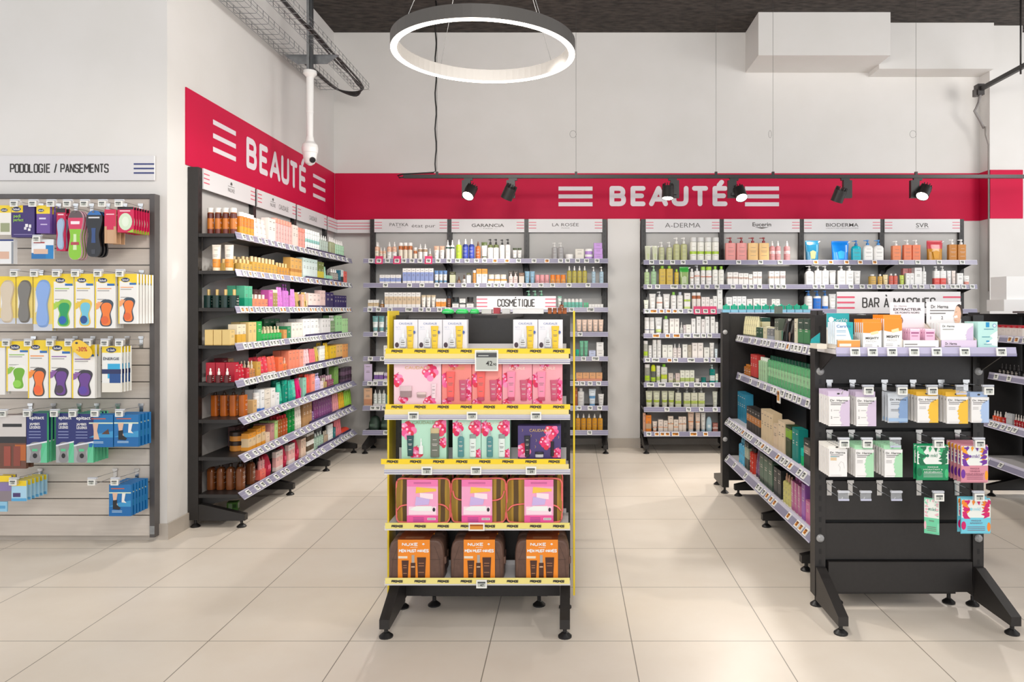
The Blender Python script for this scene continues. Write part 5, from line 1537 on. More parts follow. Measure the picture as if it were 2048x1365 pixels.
    k.build('card_sleeve', t)
for i, (u0, u1, a, b) in enumerate(((791, 899, 815, 877), (902, 1011, 924, 985), (1013, 1124, 1049, 1107))):
    Y = 3.215; w = X(u1, Y) - X(u0, Y); c = X((u0 + u1) / 2, Y)
    pouch_thing(c, Y, PZ[3], w, .2, .07, 'ochre striped pouch with pink piping and card, %s from left, front row' % ORD[i], (X(a, Y) - c, X(b, Y) - c), 0, i)
    pouch_thing(c + .005, Y + .092, PZ[3], w * .97, .212, .06, 'ochre striped pouch behind the front row, %s from left' % ORD[i], (X(a, Y) - c, X(b, Y) - c), 0, i + 4)
# ---------------------------------------------------------------- brown wash bags in orange sleeves
LEATH = noise_mat('brown_faux_leather', '#5a4035', '#664a3d', 40, .55, .1)
SEAM = mat('#3f2c24', .6)
def washbag(cx, Y, zb, w, h, d, label, s0, s1):
    t = thing('wash_bag', label, 'wash bag', (cx, Y + d / 2, zb + .0005), 0, 'brown wash bags')
    ol = []
    for x, z in ((-.5, .02), (-.47, .0), (.47, .0), (.5, .02), (.5, .6), (.49, .78), (.465, .9), (.42, .975), (.36, 1.0), (-.36, 1.0), (-.42, .975), (-.465, .9), (-.49, .78), (-.5, .6)): ol.append((x * w, z * h))
    m = MB(); n = len(ol)
    rings = [(-d / 2, .9), (-d * .47, .96), (-d * .36, 1), (d * .36, 1), (d * .47, .96), (d / 2, .9)]
    pts = [(x * s, y, (z - h / 2) * s + h / 2 - (1 - s) * h * .48 * (1 if z < h * .1 else 0)) for y, s in rings for x, z in ol]
    pts = [(x, y, max(z, 0)) for x, y, z in pts]
    for j in range(len(rings) - 1): m.add(pts[j * n:(j + 2) * n], [(i, (i + 1) % n, n + (i + 1) % n, n + i) for i in range(n)], LEATH, True)
    m.add(pts[:n], [tuple(range(n))], LEATH); m.add(pts[-n:], [tuple(range(n))], LEATH)
    for sx in (-1, 1): m.ribbon([(sx * w * .44, h * .05), (sx * w * .42, h * .5), (sx * w * .33, h * .84)], .0012, -d / 2 - .0006, SEAM)
    m.quad(-w * .44, w * .44, h * .49, h * .5, -d / 2 - .0005, SEAM)
    m.build('body', t)
    MB().loft(outline(12, 3), [(w * .02, d * .12, h * .36), (w * .03, d * .13, h * .38), (w * .03, d * .13, h * .52), (w * .02, d * .12, h * .54)], LEATH, (w * .505, -d * .25)).build('side_handle', t)
    MB().box(-w * .505, -w * .49, -d * .1, -d * .02, h * .52, h * .62, STEEL).box(-w * .507, -w * .494, -d * .08, -d * .04, h * .4, h * .52, STEEL).build('zip_puller', t)
    y = -d / 2 - .003; sw = s1 - s0; cx_ = (s0 + s1) / 2
    ORNG = mat('#ef8b22', .4); DKO = mat('#8a3f1a', .4)
    k = MB().box(s0, s1, y, y + .001, .003, h + .003, ORNG).box(s0, s1, y, d / 2 + .002, h + .002, h + .0032, DKO)
    y -= .0006
    k.letters('NUXE', s0 + sw * .38, h * .85, sw * .5, h * .085, .0035, y, WHITE, .4); logo_tree(k, s0 + sw * .8, h * .87, sw * .075, y - .0002)
    for i in range(6): k.mats[k.k(WHITE)]
    k.quad(cx_ - sw * .11, cx_ + sw * .11, h * .81, h * .818, y, WHITE)
    k.letters('MEN MUST-HAVES', cx_, h * .685, sw * .93, h * .085, .0034, y - .0004, WHITE, .3)
    k.quad(s0 + .002, s0 + sw * .3, h * .53, h * .59, y, mat('#ead9c0', .4))
    BRN = mat('#4a2a1e', .35)
    for a, b, c, e in ((.12, .34, .02, .48), (.60, .88, .02, .56)):
        k.poly([(s0 + sw * (a + .03), h * c), (s0 + sw * (b - .03), h * c), (s0 + sw * b, h * e), (s0 + sw * a, h * e)], y - .0003, BRN)
        for q in (.3, .6, .72): k.quad(s0 + sw * (a + .05), s0 + sw * (b - .06), h * e * q, h * (e * q + .012), y - .0006, mat('#c98a5c', .5))
    k.quad(s0 + sw * .40, s0 + sw * .55, .003, h * .42, y - .0003, BRN); k.quad(s0 + sw * .43, s0 + sw * .52, h * .42, h * .62, y - .0003, mat('#b9b3ae', .3, .6))
    k.quad(s0 + sw * .42, s0 + sw * .53, h * .3, h * .33, y - .0006, mat('#d9b89a', .5))
    for i in range(3): k.add([(cx_ - sw * .3, -d * .38 + .012 * i, h + .0036), (cx_ + sw * .3, -d * .38 + .012 * i, h + .0036), (cx_ + sw * .3, -d * .35 + .012 * i, h + .0036), (cx_ - sw * .3, -d * .35 + .012 * i, h + .0036)], [(0, 1, 2, 3)], mat('#d9b08a', .5))
    k.build('card_sleeve', t)
for i, (u0, u1, a, b) in enumerate(((772, 893, 796, 860), (896, 1012, 927.5, 990), (1025, 1143, 1052.5, 1116))):
    Y = 3.21; c = X((u0 + u1) / 2, Y); w = X(u1, Y) - X(u0, Y)
    washbag(c, Y, PZ[4], w * .92, .172, .088, 'brown wash bag in orange sleeve, %s from left, front row' % ORD[i], X(a, Y) - c, X(b, Y) - c)
    washbag(c - .004, Y + .096, PZ[4], w * .9, .172, .082, 'brown wash bag in orange sleeve behind the front row, %s from left' % ORD[i], X(a, Y) - c + .008, X(b, Y) - c + .008)
# ---------------------------------------------------------------- face mask packs on the hooks
def stack_of(name, cat, parts_fn, x, Y, zb, n, step, desc, rz=0., group=None):
    parts = parts_fn()
    for i in range(n):
        put(name, cat, parts, desc if n == 1 else '%s, %s from the front' % (desc, ORD[i]), group or (desc if n > 1 else None), (x + .0007 * (i % 2), Y + i * step, zb), rz)
PROF = [(.55, .0), (.62, .12), (.52, .2), (.57, .3), (.5, .36), (.55, .42), (.47, .46), (.56, .55), (.55, .62), (.62, .75), (.72, .82)]
def herma(w, h, flap, col, body='#eceae8', face=True, extra=None):
    def f():
        m = MB(); d = .013
        m.box(-w / 2, w / 2, 0, d, 0, h, body)
        m.quad(w / 2 - .0001, w / 2, 0, h, -.0003, body)
        if face: m.poly([((a - .5) * w, b * h) for a, b in PROF] + [(w * .499, h * .9), (w * .499, 0)], -.0006, mat(col, .45))
        m.text('Dr. Herma', -w * .02, h * .84, h * .075, -.0009, INK, w * .84, .012)
        for z, k in ((.78, .7), (.72, .5)): m.quad(-w * .42, -w * .42 + w * k, h * z, h * (z + .022), -.0009, mat('#6a6562', .5))
        if extra: extra(m, w, h)
        else:
            for z in (.6, .56, .52): m.quad(-w * .42, -w * .1, h * z, h * (z + .012), -.0009, mat('#a9a5a2', .5))
        m.quad(-w * .42, w * .2, h * .05, h * .062, -.0009, mat('#b5b1ae', .5))
        fl = MB().box(-w / 2, w / 2, d - .0006, d, h, h + flap, mat(col, .4))
        fl.disc(0, h + flap * .5, .007, .004, d - .0012, mat('#3a3735', .5), 10)
        return [('box', m.mesh('box')), ('hang_tab', fl.mesh('hang_tab'))]
    return f
def num12(m, w, h):
    for t, z in (('1', .5), ('2', .26)):
        m.text(t, -w * .38, h * z, h * .08, -.0009, INK); m.quad(-w * .28, -w * .02, h * (z + .03), h * (z + .045), -.0009, mat('#a9a5a2', .5))
def outl(m, w, h):
    for z, c in ((.72, '#3a8a8c'), (.66, '#d9a43a'), (.60, '#d9a43a')): m.quad(-w * .42, -w * .08, h * z, h * (z + .025), -.0011, mat(c, .5))
    m.ribbon([(w * .1, h * .2), (w * .12, h * .35), (w * .02, h * .42), (w * .16, h * .55), (w * .3, h * .5), (w * .36, h * .3)], .0012, -.0009, mat('#b9b5b2', .5))
YM = 3.266
def mask(u0, u1, v0, v1, n, fn, desc, flapv=None, name='face_mask_pack'):
    x = X((u0 + u1) / 2, YM); w = X(u1, YM) - X(u0, YM); h = (v1 - v0) * YM / F
    stack_of(name, 'face mask', fn(w, h), x, YM, Z(v1, YM), n, .148 / max(n, 5), desc)
LIL, GRN, YLW, BLH = '#d3c1d8', '#a5d6ae', '#f0bd3a', '#a9c0e2'
H = lambda col, flap=.02, **k: (lambda w, h: herma(w, h, flap, col, **k))
mask(1658, 1699.5, 794, 853, 5, H(LIL, .024, extra=num12), 'white and lilac mask pack, top row, first hook')
mask(1713, 1752.5, 795, 853, 4, H(LIL, .024, extra=num12), 'white and lilac mask pack, top row, second hook')
mask(1835, 1876.5, 793, 846, 4, H(YLW, .02), 'white and yellow mask pack, top row, fourth hook')
mask(1894, 1936, 794, 848, 5, H(YLW, .02), 'white and yellow mask pack, top row, fifth hook')
mask(1943, 1978, 795, 846, 2, H(BLH, .02), 'white and blue mask pack, top row, last hook')
mask(1658, 1694, 899, 954, 6, H('#ece8e0', .014, face=False, extra=outl), 'white mask pack with outline drawing, middle row, first hook')
mask(1711, 1747.5, 900, 955, 6, H(GRN, .018), 'white and green mask pack, middle row, second hook')
mask(1769.5, 1805, 900, 955, 5, H(GRN, .018), 'white and green mask pack, middle row, third hook')
def sachet(base, draw, tilt=0.):
    def g(w, h):
        def f():
            m = MB()
            K = 8
            m.loft(outline(20, 9), [(w / 2, .0012, 0), (w / 2, .0012, h * .04), (w / 2 * .99, .005, h * .12), (w / 2 * .985, .006, h * .5), (w / 2 * .99, .005, h * .88), (w / 2, .0012, h * .96), (w / 2, .0012, h)], mat(base, .3))
            draw(m, w, h, -.0066)
            return [('sachet', m.mesh('sachet'))]
        return f
    return g
def d_clear(m, w, h, y):
    m.poly([((a - .5) * w, b * h) for a, b in PROF] + [(w * .48, h * .9), (w * .48, .03 * h)], y, mat('#7f9cc4', .2))
    m.text('Dr. Herma', -w * .0, h * .76, h * .065, y - .0003, INK, w * .8, .012)
    for z in (.68, .62, .45, .4): m.quad(-w * .36, w * .06, h * z, h * (z + .016), y - .0003, mat('#6f7276', .5))
    m.quad(-w * .48, w * .48, h * .05, h * .16, y - .0004, mat('#9db9d8', .3))
mask(1775, 1815, 787, 846, 3, sachet('#c9ced4', d_clear), 'clear blue mask pouch, top row, third hook', name='face_mask_sachet')
def leaf(m, x, z, s, a, y, c):
    pts = [(0, 0), (.35, .28), (1, 0), (.35, -.28)]
    m.poly([(x + s * (p * math.cos(a) - q * math.sin(a)), z + s * (p * math.sin(a) + q * math.cos(a))) for p, q in pts], y, mat(c, .4))
def d_sheet(c1, c2, c3, words, tint):
    def f(m, w, h, y):
        m.quad(-w * .49, w * .49, h * .03, h * .46, y, mat(c1, .4)); m.quad(-w * .49, w * .49, h * .46, h * .97, y, mat('#e9ece6', .4))
        for i in range(16):
            sd = -1 if i % 2 else 1
            leaf(m, sd * w * .46, h * (.5 + .027 * i), w * .3, (math.pi if sd > 0 else 0) + (i % 5 - 2) * .4, y - .0002 - .00005 * i, (c2, c3)[i % 3 == 0])
        for i in range(6): leaf(m, w * (-.4 + .16 * i), h * .97, w * .2, -math.pi / 2 + (i - 2.5) * .2, y - .0012, (c3, c2)[i % 2])
        m.disc(-w * .42, h * .24, w * .08, h * .12, y - .0004, mat(c2, .4)); m.disc(w * .43, h * .2, w * .06, h * .13, y - .0004, mat(c3, .4))
        m.text('mkl', w * .03, h * .66, h * .1, y - .002, mat(tint, .4)); m.disc(-w * .17, h * .7, w * .05, w * .05, y - .002, mat(tint, .4), 8)
        for i, t in enumerate(words): m.text(t, 0, h * (.36 - .07 * i), h * .042, y - .002, mat('#eef3ee' if lum(c1) < .2 else '#7a3f58', .4), w * min(.7, .055 * len(t)))
        for z in (.2, .15, .1): m.quad(-w * .3, w * .3, h * z, h * (z + .012), y - .002, mat('#dfe6df' if lum(c1) < .2 else '#8c5468', .4))
    return f
mask(1832.5, 1896, 890, 961, 2, sachet('#12925c', d_sheet('#0f8a56', '#0b6a44', '#3fb878', ['MASQUE', 'HYDRATANT &', 'RÉGÉNÉRANT'], '#1d7a58')), 'emerald sheet mask with leaves, middle row, fourth hook', name='sheet_mask')
mask(1920.5, 1975, 890, 966, 5, sachet('#d58f9c', d_sheet('#d88f9e', '#6f2f9a', '#f0a024', ['MASQUE', 'TENSEUR', "COUP D'ÉCLAT"], '#6a3a9a')), 'pink sheet mask with purple leaves, middle row, last hook', name='sheet_mask')
mask(1921, 1980, 997, 1068, 2, sachet('#6fc9de', d_sheet('#72cbe0', '#d0186a', '#f08a2c', ['MASQUE', 'APAISANT'], '#8fd0e0')), 'turquoise sheet mask with magenta leaves, bottom row, last hook', name='sheet_mask')
x = X(1867, YM)
put('sheet_mask', 'face mask', sachet('#7fd3ae', d_sheet('#6fcfa4', '#e9b4c0', '#8fd8b8', ['MASQUE'], '#5a9a8a'))(.062, .162)(), 'pale green sheet mask hanging twisted, bottom row, fourth hook', None, (x, YM + .016, Z(1071, YM)), -.55)
# ---------------------------------------------------------------- packs on the top shelf of the mask display
ZM = 1.2354
def tray(u0, u1, Y, d, vlip, vback, lipc, backc, label, drawl, drawb, side='#e4dcd0'):
    w = X(u1, Y) - X(u0, Y); t = thing('display_tray', label, 'display tray', (X((u0 + u1) / 2, Y), Y, ZM))
    hl, hb = Z(vlip, Y) - ZM, Z(vback, Y + d) - ZM
    m = MB().box(-w / 2, w / 2, 0, .0015, 0, hl, mat(lipc, .45)).box(-w / 2, w / 2, 0, d, 0, .0015, mat(side, .45))
    for sx in (-w / 2, w / 2 - .0012): m.prism([(0, 0), (d, 0), (d, hb * .55), (d * .6, hb * .4), (0, hl)], sx, sx + .0012, mat(side, .45))
    drawl(m, w, hl, -.0005); m.build('tray', t)
    b = MB().box(-w / 2, w / 2, d, d + .0015, 0, hb, mat(backc, .45)); drawb(b, w, hb, d - .0006); b.build('header_card', t)
    return t
def dl1(m, w, h, y): m.quad(-w * .48, w * .48, h * .1, h * .9, y, mat('#e39a4c', .45)); m.quad(-w * .4, w * .1, h * .3, h * .6, y - .0003, mat('#f0e4d6', .4))
def db1(m, w, h, y): m.quad(-w * .5, w * .5, h * .6, h, y, mat('#1f9fa4', .4)); m.disc(-w * .3, h * .82, w * .12, w * .12, y - .0004, mat('#e9eef0', .4)); m.text('CeraVe', w * .1, h * .76, h * .1, y - .0006, WHITE)
tray(1674, 1721, 3.191, .13, 680, 627, '#ead2b4', '#dfe8ea', 'beige display tray with teal header, left end of the mask shelf', dl1, db1)
o = MB().box(-.022, .022, 0, .09, 0, .022, mat('#e4dccc', .45)); o.prism([(-.022, .022), (.022, .022), (.022, .07), (-.018, .04)], .088, .09, mat('#17969c', .4), 'y'); 
tag(o.build('display_tray', None, (X(1650, 3.2), 3.24, ZM)), 'small beige and teal tray at the outer left end', 'display tray')
def cerave():
    w, h = .079, .098; m = MB().box(-w / 2, w / 2, 0, .01, 0, h, '#dfeaf2')
    m.poly([(w * .1, h), (w * .5, h), (w * .5, 0)], -.0005, mat('#1aa3a8', .4)); m.text('CeraVe', -w * .02, h * .76, h * .13, -.0009, mat('#3d6ea8', .4), w * .8, .01)
    for z in (.62, .55, .4, .2): m.quad(-w * .42, w * (.1 if z > .3 else .0), h * z, h * (z + .02), -.0009, mat('#7fa0c0', .4))
    return [('box', m.mesh('box'))]
stack_of('patch_box', 'box', cerave, X(1689, 3.19), 3.195, ZM + .022, 4, .028, 'pale blue and teal patch pack in the left tray')
def mighty(w, h, top):
    def f():
        m = MB().box(-w / 2, w / 2, 0, .011, 0, h, '#efeeec')
        pts = [(-w / 2, h), (w / 2, h), (w / 2, h * .78)] + [(w / 2 - w * i / 8, h * (.62 - .05 * math.sin(i / 8 * math.pi)) + (h * .1 * (1 - i / 8) if not top else 0)) for i in range(9)]
        m.poly(pts, -.0005, mat('#f08c22', .4))
        m.poly([(-w * .1, h * .64), (w * .3, h * .7), (w * .34, h * .6), (-w * .06, h * .54)], -.0009, mat('#ead8a4', .4))
        m.text('MIGHTY', 0, h * .38, h * .085, -.0009, INK, w * .72, .03); m.text('PATCH', -w * .06, h * .27, h * .07, -.0009, mat('#b5b2b0', .4), w * .52)
        for z in (.17, .12): m.quad(-w * .4, 0, h * z, h * (z + .014), -.0009, mat('#a9a6a4', .4))
        m.text('36', w * .3, h * .1, h * .05, -.0009, INK)
        fl = MB().box(-w / 2, w / 2, .0095, .011, h, h * 1.13, mat('#f08c22', .4))
        return [('box', m.mesh('box')), ('hang_tab', fl.mesh('hang_tab'))]
    return f
stack_of('patch_box', 'box', mighty(.082, .118, 0), X(1744.5, 3.2), 3.2, ZM, 5, .022, 'shorter orange and white patch pack')
stack_of('patch_box', 'box', mighty(.079, .135, 1), X(1786, 3.2), 3.2, ZM, 6, .022, 'taller orange and white patch pack')
def dl2(m, w, h, y): m.quad(-w * .45, w * .4, h * .2, h * .32, y, mat('#8a8684', .4)); m.quad(-w * .45, -w * .1, h * .5, h * .62, y, mat('#8a8684', .4))
def db2(m, w, h, y):
    m.quad(-w * .5, w * .5, h * .0, h * .45, y, mat('#e3cbd6', .4))
    m.text('Dr. Herma', -w * .2, h * .9, h * .04, y - .0003, mat('#8a8684', .4), w * .36)
    m.text('EXTRACTEUR', 0, h * .82, h * .055, y - .0003, INK, w * .8, .02); m.text('DE POINTS NOIRS', 0, h * .755, h * .04, y - .0003, INK, w * .7, .01)
    m.disc(-w * .25, h * .6, w * .13, w * .13, y - .0003, mat('#8a6a5c', .5)); m.disc(-w * .25, h * .6, w * .09, w * .09, y - .0006, mat('#5a3f38', .5))
tray(1806, 1878, 3.191, .13, 681, 605, '#eceae8', '#ece4e8', 'white and pink display tray with round photo on its header', dl2, db2)
def pinkp():
    w, h = .043, .072; m = MB().box(-w / 2, w / 2, 0, .008, 0, h, '#eab9d2')
    m.quad(-w * .4, w * .4, h * .72, h * .8, -.0005, mat('#9a4a7a', .4)); m.quad(-w * .35, w * .3, h * .55, h * .6, -.0005, mat('#b06a90', .4)); m.quad(-w * .5, w * .5, h * .9, h, -.0005, mat('#f3d9e6', .4))
    return [('sachet', m.mesh('sachet'))]
for c, lab in ((1830, 'left'), (1860, 'right')): stack_of('nose_strip_pack', 'box', pinkp, X(c, 3.2), 3.2, ZM + .018, 4, .022, 'pink nose strip pack in the %s column' % lab)
def dl3(m, w, h, y): m.text('Dr. Herma', -w * .22, h * .5, h * .3, y, INK, w * .32, .01); m.quad(-w * .4, w * .05, h * .3, h * .38, y, mat('#7a7674', .4))
def db3(m, w, h, y):
    m.text('Dr. Herma', -w * .12, h * .86, h * .075, y - .0004, INK, w * .5, .012)
    for z, a in ((.8, .3), (.74, .05)): m.quad(-w * .4, w * a, h * z, h * (z + .02), y - .0004, mat('#6f6a68', .4))
    m.text('1', -w * .38, h * .62, h * .07, y - .0004, INK); m.text('2', -w * .05, h * .62, h * .07, y - .0004, INK)
    fx, fz = w * .4, h * .72
    m.disc(fx + w * .04, fz + h * .06, w * .11, h * .17, y - .0004, mat('#3d2c26', .5), 18)
    m.poly([(fx + w * a, fz + h * b) for a, b in ((-.05, .16), (-.09, .06), (-.1, .0), (-.13, -.04), (-.1, -.06), (-.11, -.1), (-.09, -.15), (-.05, -.2), (.02, -.22), (.08, -.12), (.1, .02), (.07, .14), (.0, .19))], y - .0008, mat('#e3b79c', .5))
    m.poly([(fx + w * a, fz + h * b) for a, b in ((-.12, -.035), (-.02, -.01), (.0, -.06), (-.09, -.075))], y - .0012, WHITE)
    m.ribbon([(fx - w * .075, fz + h * .055), (fx - w * .02, fz + h * .065)], .0012, y - .0012, INK); m.ribbon([(fx - w * .095, fz - h * .115), (fx - w * .03, fz - h * .12)], .0014, y - .0012, mat('#c05a5c', .5))
tray(1882, 1954, 3.191, .13, 681, 604, '#dccbe2', '#e9e6e6', 'white and lilac display tray with a face photo header', dl3, db3)
def big():
    w, h = .145, .093; m = MB().box(-w / 2, w / 2, 0, .012, 0, h, '#e9ebea')
    m.poly([((a - .5) * w * .55 + w * .26, b * h * .95) for a, b in PROF] + [(w * .49, h * .9), (w * .49, 0)], -.0005, mat('#d3c1de', .45))
    m.text('Dr. Herma', -w * .26, h * .82, h * .1, -.0009, INK, w * .36, .012); m.quad(-w * .44, -w * .1, h * .7, h * .73, -.0009, mat('#8a8684', .4))
    return [('sachet', m.mesh('sachet'))]
stack_of('nose_strip_pack', 'box', big, X(1914, 3.2), 3.2, ZM + .022, 4, .027, 'wide white and lilac patch pack in the right tray')
def mint():
    w, h = .086, .122; m = MB().box(-w / 2, w / 2, 0, .03, 0, h, '#b9e2dc')
    m.quad(-w * .1, w * .08, h * .8, h * .98, -.0005, mat('#1a8fc4', .4)); m.disc(w * .34, h * .86, w * .1, w * .1, -.0005, mat('#3a7ab5', .4)); m.disc(w * .34, h * .86, w * .075, w * .075, -.0008, mat('#d9eef0', .4))
    m.poly([(w * .5, h * .68), (w * .1, h * .5), (w * .25, h * .4), (-w * .1, h * .2), (w * .5, h * .1)], -.0005, mat('#e9f2f0', .4)); m.quad(-w * .3, w * .1, h * .44, h * .465, -.0009, mat('#3a8a9c', .4))
    m.quad(-w * .08, w * .08, h * .27, h * .32, -.0009, mat('#1a8fc4', .4)); m.quad(-w * .2, w * .2, h * .18, h * .2, -.0009, mat('#3a8a9c', .4)); m.quad(-w * .2, w * .3, h * .72, h * .745, -.0009, mat('#3a8a9c', .4))
    return [('box', m.mesh('box'))]
stack_of('patch_box', 'box', mint, X(1975.5, 3.2), 3.2, ZM, 3, .04, 'mint patch carton at the right end of the mask shelf')
# ---------------------------------------------------------------- foot care on the slatwall
YS = 4.215
FOOT = [(0, 0), (.26, .03), (.36, .16), (.3, .36), (.28, .5), (.4, .7), (.44, .86), (.3, .97), (.05, 1), (-.2, .97), (-.36, .86), (-.36, .7), (-.26, .5), (-.3, .36), (-.36, .16), (-.26, .03)]
def _smooth(P, k=3):
    out = []
    for i in range(len(P)):
        p0, p1, p2, p3 = (Vector(P[(i + j) % len(P)]) for j in (-1, 0, 1, 2))
        for q in range(k):
            f = q / k
            out.append(tuple(.5 * (2 * p1 + (p2 - p0) * f + (2 * p0 - 5 * p1 + 4 * p2 - p3) * f * f + (3 * p1 - p0 - 3 * p2 + p3) * f ** 3)))
    return out
FOOT = _smooth(FOOT)
def footband(z0, z1, n=14):
    """the part of the sole outline between two heights"""
    def side(z, sg):
        xs = []
        for i in range(len(FOOT)):
            (a, p), (b, q) = FOOT[i], FOOT[(i + 1) % len(FOOT)]
            if min(p, q) <= z <= max(p, q) and p != q: xs.append(a + (b - a) * (z - p) / (q - p))
        return (max if sg > 0 else min)(xs) if xs else 0
    zs = [lerp(max(z0, .004), min(z1, .995), i / n) for i in range(n + 1)]
    return [(side(z, 1), z) for z in zs] + [(side(z, -1), z) for z in reversed(zs)]
def sole_pack(u0, u1, v0, v1, desc, base, bands, n, step):
    w, h = X(u1, YS) - X(u0, YS), (v1 - v0) * YS / F
    def f():
        m = MB(); k = 1.1 * w
        m.prism([(a * k, b * h) for a, b in FOOT], 0, .012, mat(base, .15), 'y')
        for i, (z0, z1, s_, c) in enumerate(bands): m.poly([(a * k * s_, b * h) for a, b in footband(z0, z1)], -.0005 - .0002 * i, mat(c, .15))
        m.disc(0, h * .965, .008, .004, -.003, mat('#6a6663', .4))
        return [('insole_pack', m.mesh('insole_pack'))]
    stack_of('insole_pack', 'foot care', f, X((u0 + u1) / 2, YS), YS, Z(v1, YS), n, step, desc)
def foot(m, x, z, w, h, y, c, flip=1): m.poly([(x + flip * a * w, z + b * h) for a, b in FOOT], y, mat(c, .35))
def oval(m, x, z, rx, y, t, c='#1c2a5c'):
    m.disc(x, z, rx, rx * .55, y, mat('#f0d84a', .4), 18); m.disc(x, z, rx * .88, rx * .46, y - .0003, mat(c, .4), 18); m.text(t, x, z - rx * .2, rx * .42, y - .0006, WHITE, rx * 1.25, .02)
def card(u0, u1, v0, v1, desc, base, draw, n=1, step=.022, d=.012, name='insole_pack', cat='foot care', relief=None, group=None):
    w, h = X(u1, YS) - X(u0, YS), (v1 - v0) * YS / F
    def f():
        m = MB().box(-w / 2, w / 2, 0, d, 0, h, base); draw(m, w, h, -.0005)
        out = [('card', m.mesh('card'))]
        if relief:
            c, rx, rz, rw, rh = relief
            b = MB(); N = len(FOOT)
            for k, (s, y) in enumerate(((1, 0), (.93, -.008), (.6, -.012))): pass
            ring = lambda s, y: [(rx * w + a * rw * w * s, y, rz * h + rh * h * (.5 + (q - .5) * s)) for a, q in FOOT]
            b.add(ring(1, -.001) + ring(.92, -.009), [(i, (i + 1) % N, N + (i + 1) % N, N + i) for i in range(N)], mat(c, .15), True)
            b.add(ring(.92, -.009), [tuple(range(N))], mat(c, .15))
            out.append(('insole', b.mesh('insole')))
        return out
    stack_of(name, cat, f, X((u0 + u1) / 2, YS), YS, Z(v1, YS), n, step, desc, 0, group)
YC = '#f0d02c'
def scholl(body, c1, c2, c3, tint='#8fbf4a', logo='Scholl'):
    def f(m, w, h, y):
        m.quad(-w / 2, w / 2, h * .86, h, y, mat(YC, .4)); m.poly([(-w / 2, h * .86), (w / 2, h * .86), (w / 2, h * .78), (w * .1, h * .84)], y - .0002, mat(YC, .4))
        m.quad(-w / 2, -w * .44, 0, h * .86, y - .0001, mat(YC, .4)); oval(m, -w * .12, h * .88, w * .26, y - .0004, logo)
        for z, a in ((.72, .3), (.68, .2), (.52, .05), (.47, .0)): m.quad(-w * .38, w * a, h * z, h * (z + .018), y - .0003, mat(tint if z > .7 or z < .5 else '#a9a6a3', .4))
        foot(m, w * .04, h * .03, w * .82, h * .5, y - .0004, c1); foot(m, w * .04, h * .05, w * .62, h * .42, y - .0007, c2); m.disc(-w * .02, h * .15, w * .19, h * .075, y - .001, mat(c3, .3)); m.poly([(-w * .44, h * .46), (-w * .1, h * .48), (-w * .32, h * .36), (-w * .44, h * .34)], y - .0012, mat(tint, .4))
        m.quad(w * .1, w * .46, h * .78, h * .82, y - .0006, mat('#2a6ab0', .4))
    return f
def gel(c):
    def f(m, w, h, y):
        m.quad(-w / 2, w / 2, h * .78, h, y, mat(YC, .4)); oval(m, -w * .1, h * .74, w * .2, y - .0006, 'Scholl')
        m.quad(-w * .5, w * .5, 0, h * .12, y, mat('#c9cdd6', .3)); m.poly([(-w * .4, h * .72), (w * .4, h * .8), (w * .2, h * .55), (-w * .4, h * .32)], y - .0003, mat('#eceae6', .4))
    return f
def simple(bands, texts=(), logo=None):
    def f(m, w, h, y):
        for i, (x0, x1, z0, z1, c) in enumerate(bands): m.quad(x0 * w, x1 * w, z0 * h, z1 * h, y - .0002 * i, mat(c, .4))
        for t, x, z, hh, ww, c in texts: m.text(t, x * w, z * h, hh * h, y - .003, mat(c, .4), ww * w, .012)
        if logo: oval(m, logo[0] * w, logo[1] * h, logo[2] * w, y - .002, logo[3])
    return f
card(-4, 22, 411, 470, 'white and yellow carton cut by the left picture edge, top row', '#e9e6e0', simple([(-.5, .5, .75, 1, YC), (-.3, .3, .3, .36, '#b03a3a'), (-.3, .4, .1, .4, '#9aa07c')], (), (0, .84, .3, 'Scholl')), 1, .02, .02, 'blister_box')
card(23, 69, 411, 475, 'dark purple carton with white swabs, top row', '#3b2a6c', simple([(-.5, .0, .78, 1, YC), (.1, .22, .32, .42, '#e9e6ea'), (.26, .36, .3, .4, '#e9e6ea'), (.05, .16, .24, .32, '#dcd9e0'), (.22, .33, .2, .28, '#e9e6ea'), (-.4, .4, .08, .1, '#8a7fb0')], (('pedi', -.24, .62, .1, .3, '#9ad04a'), ('perfect', -.18, .5, .1, .44, '#9ad04a')), (-.27, .88, .22, 'Scholl')), 2, .03, .02, 'blister_box')
card(73, 100, 411, 467, 'small purple carton with yellow top, top row', '#6a4a9a', simple([(-.5, .5, .7, 1, YC), (-.2, .3, .3, .34, '#c9b8e0'), (-.3, .2, .5, .56, '#d9cfe8')], (), (-.15, .82, .26, 'Scholl')), 3, .03, .018, 'blister_box')
card(113, 131, 417, 502, 'narrow pink card with a clear gel insole, top row', '#c2184a', simple([(-.5, .5, .9, 1, '#2a2326'), (-.35, .3, .84, .87, '#f0c9d2')]), 2, .03, .006, 'insole_pack', 'foot care', ('#9fb9d3', 0, .03, .95, .74))
sole_pack(133, 167, 421, 520, 'lime and pink sole shaped insole pack, top row', '#d9a9b8', [(.0, .62, .96, '#86c22c'), (.62, .85, .96, '#d0305c'), (.85, 1, .96, '#5a4a4c'), (.72, .78, .6, '#f6e3e8'), (.2, .52, .28, '#cfe6b0'), (.3, .36, .7, '#b03a4a')], 3, .022)
sole_pack(169, 205, 421, 514, 'black sole shaped insole pack in glossy blister, top row', '#1a1a1e', [(.9, 1, .96, '#2a6ab0'), (.83, .86, .7, '#d9d9dc'), (.3, .62, .34, '#27457c'), (.06, .16, .3, '#34363e')], 3, .03)
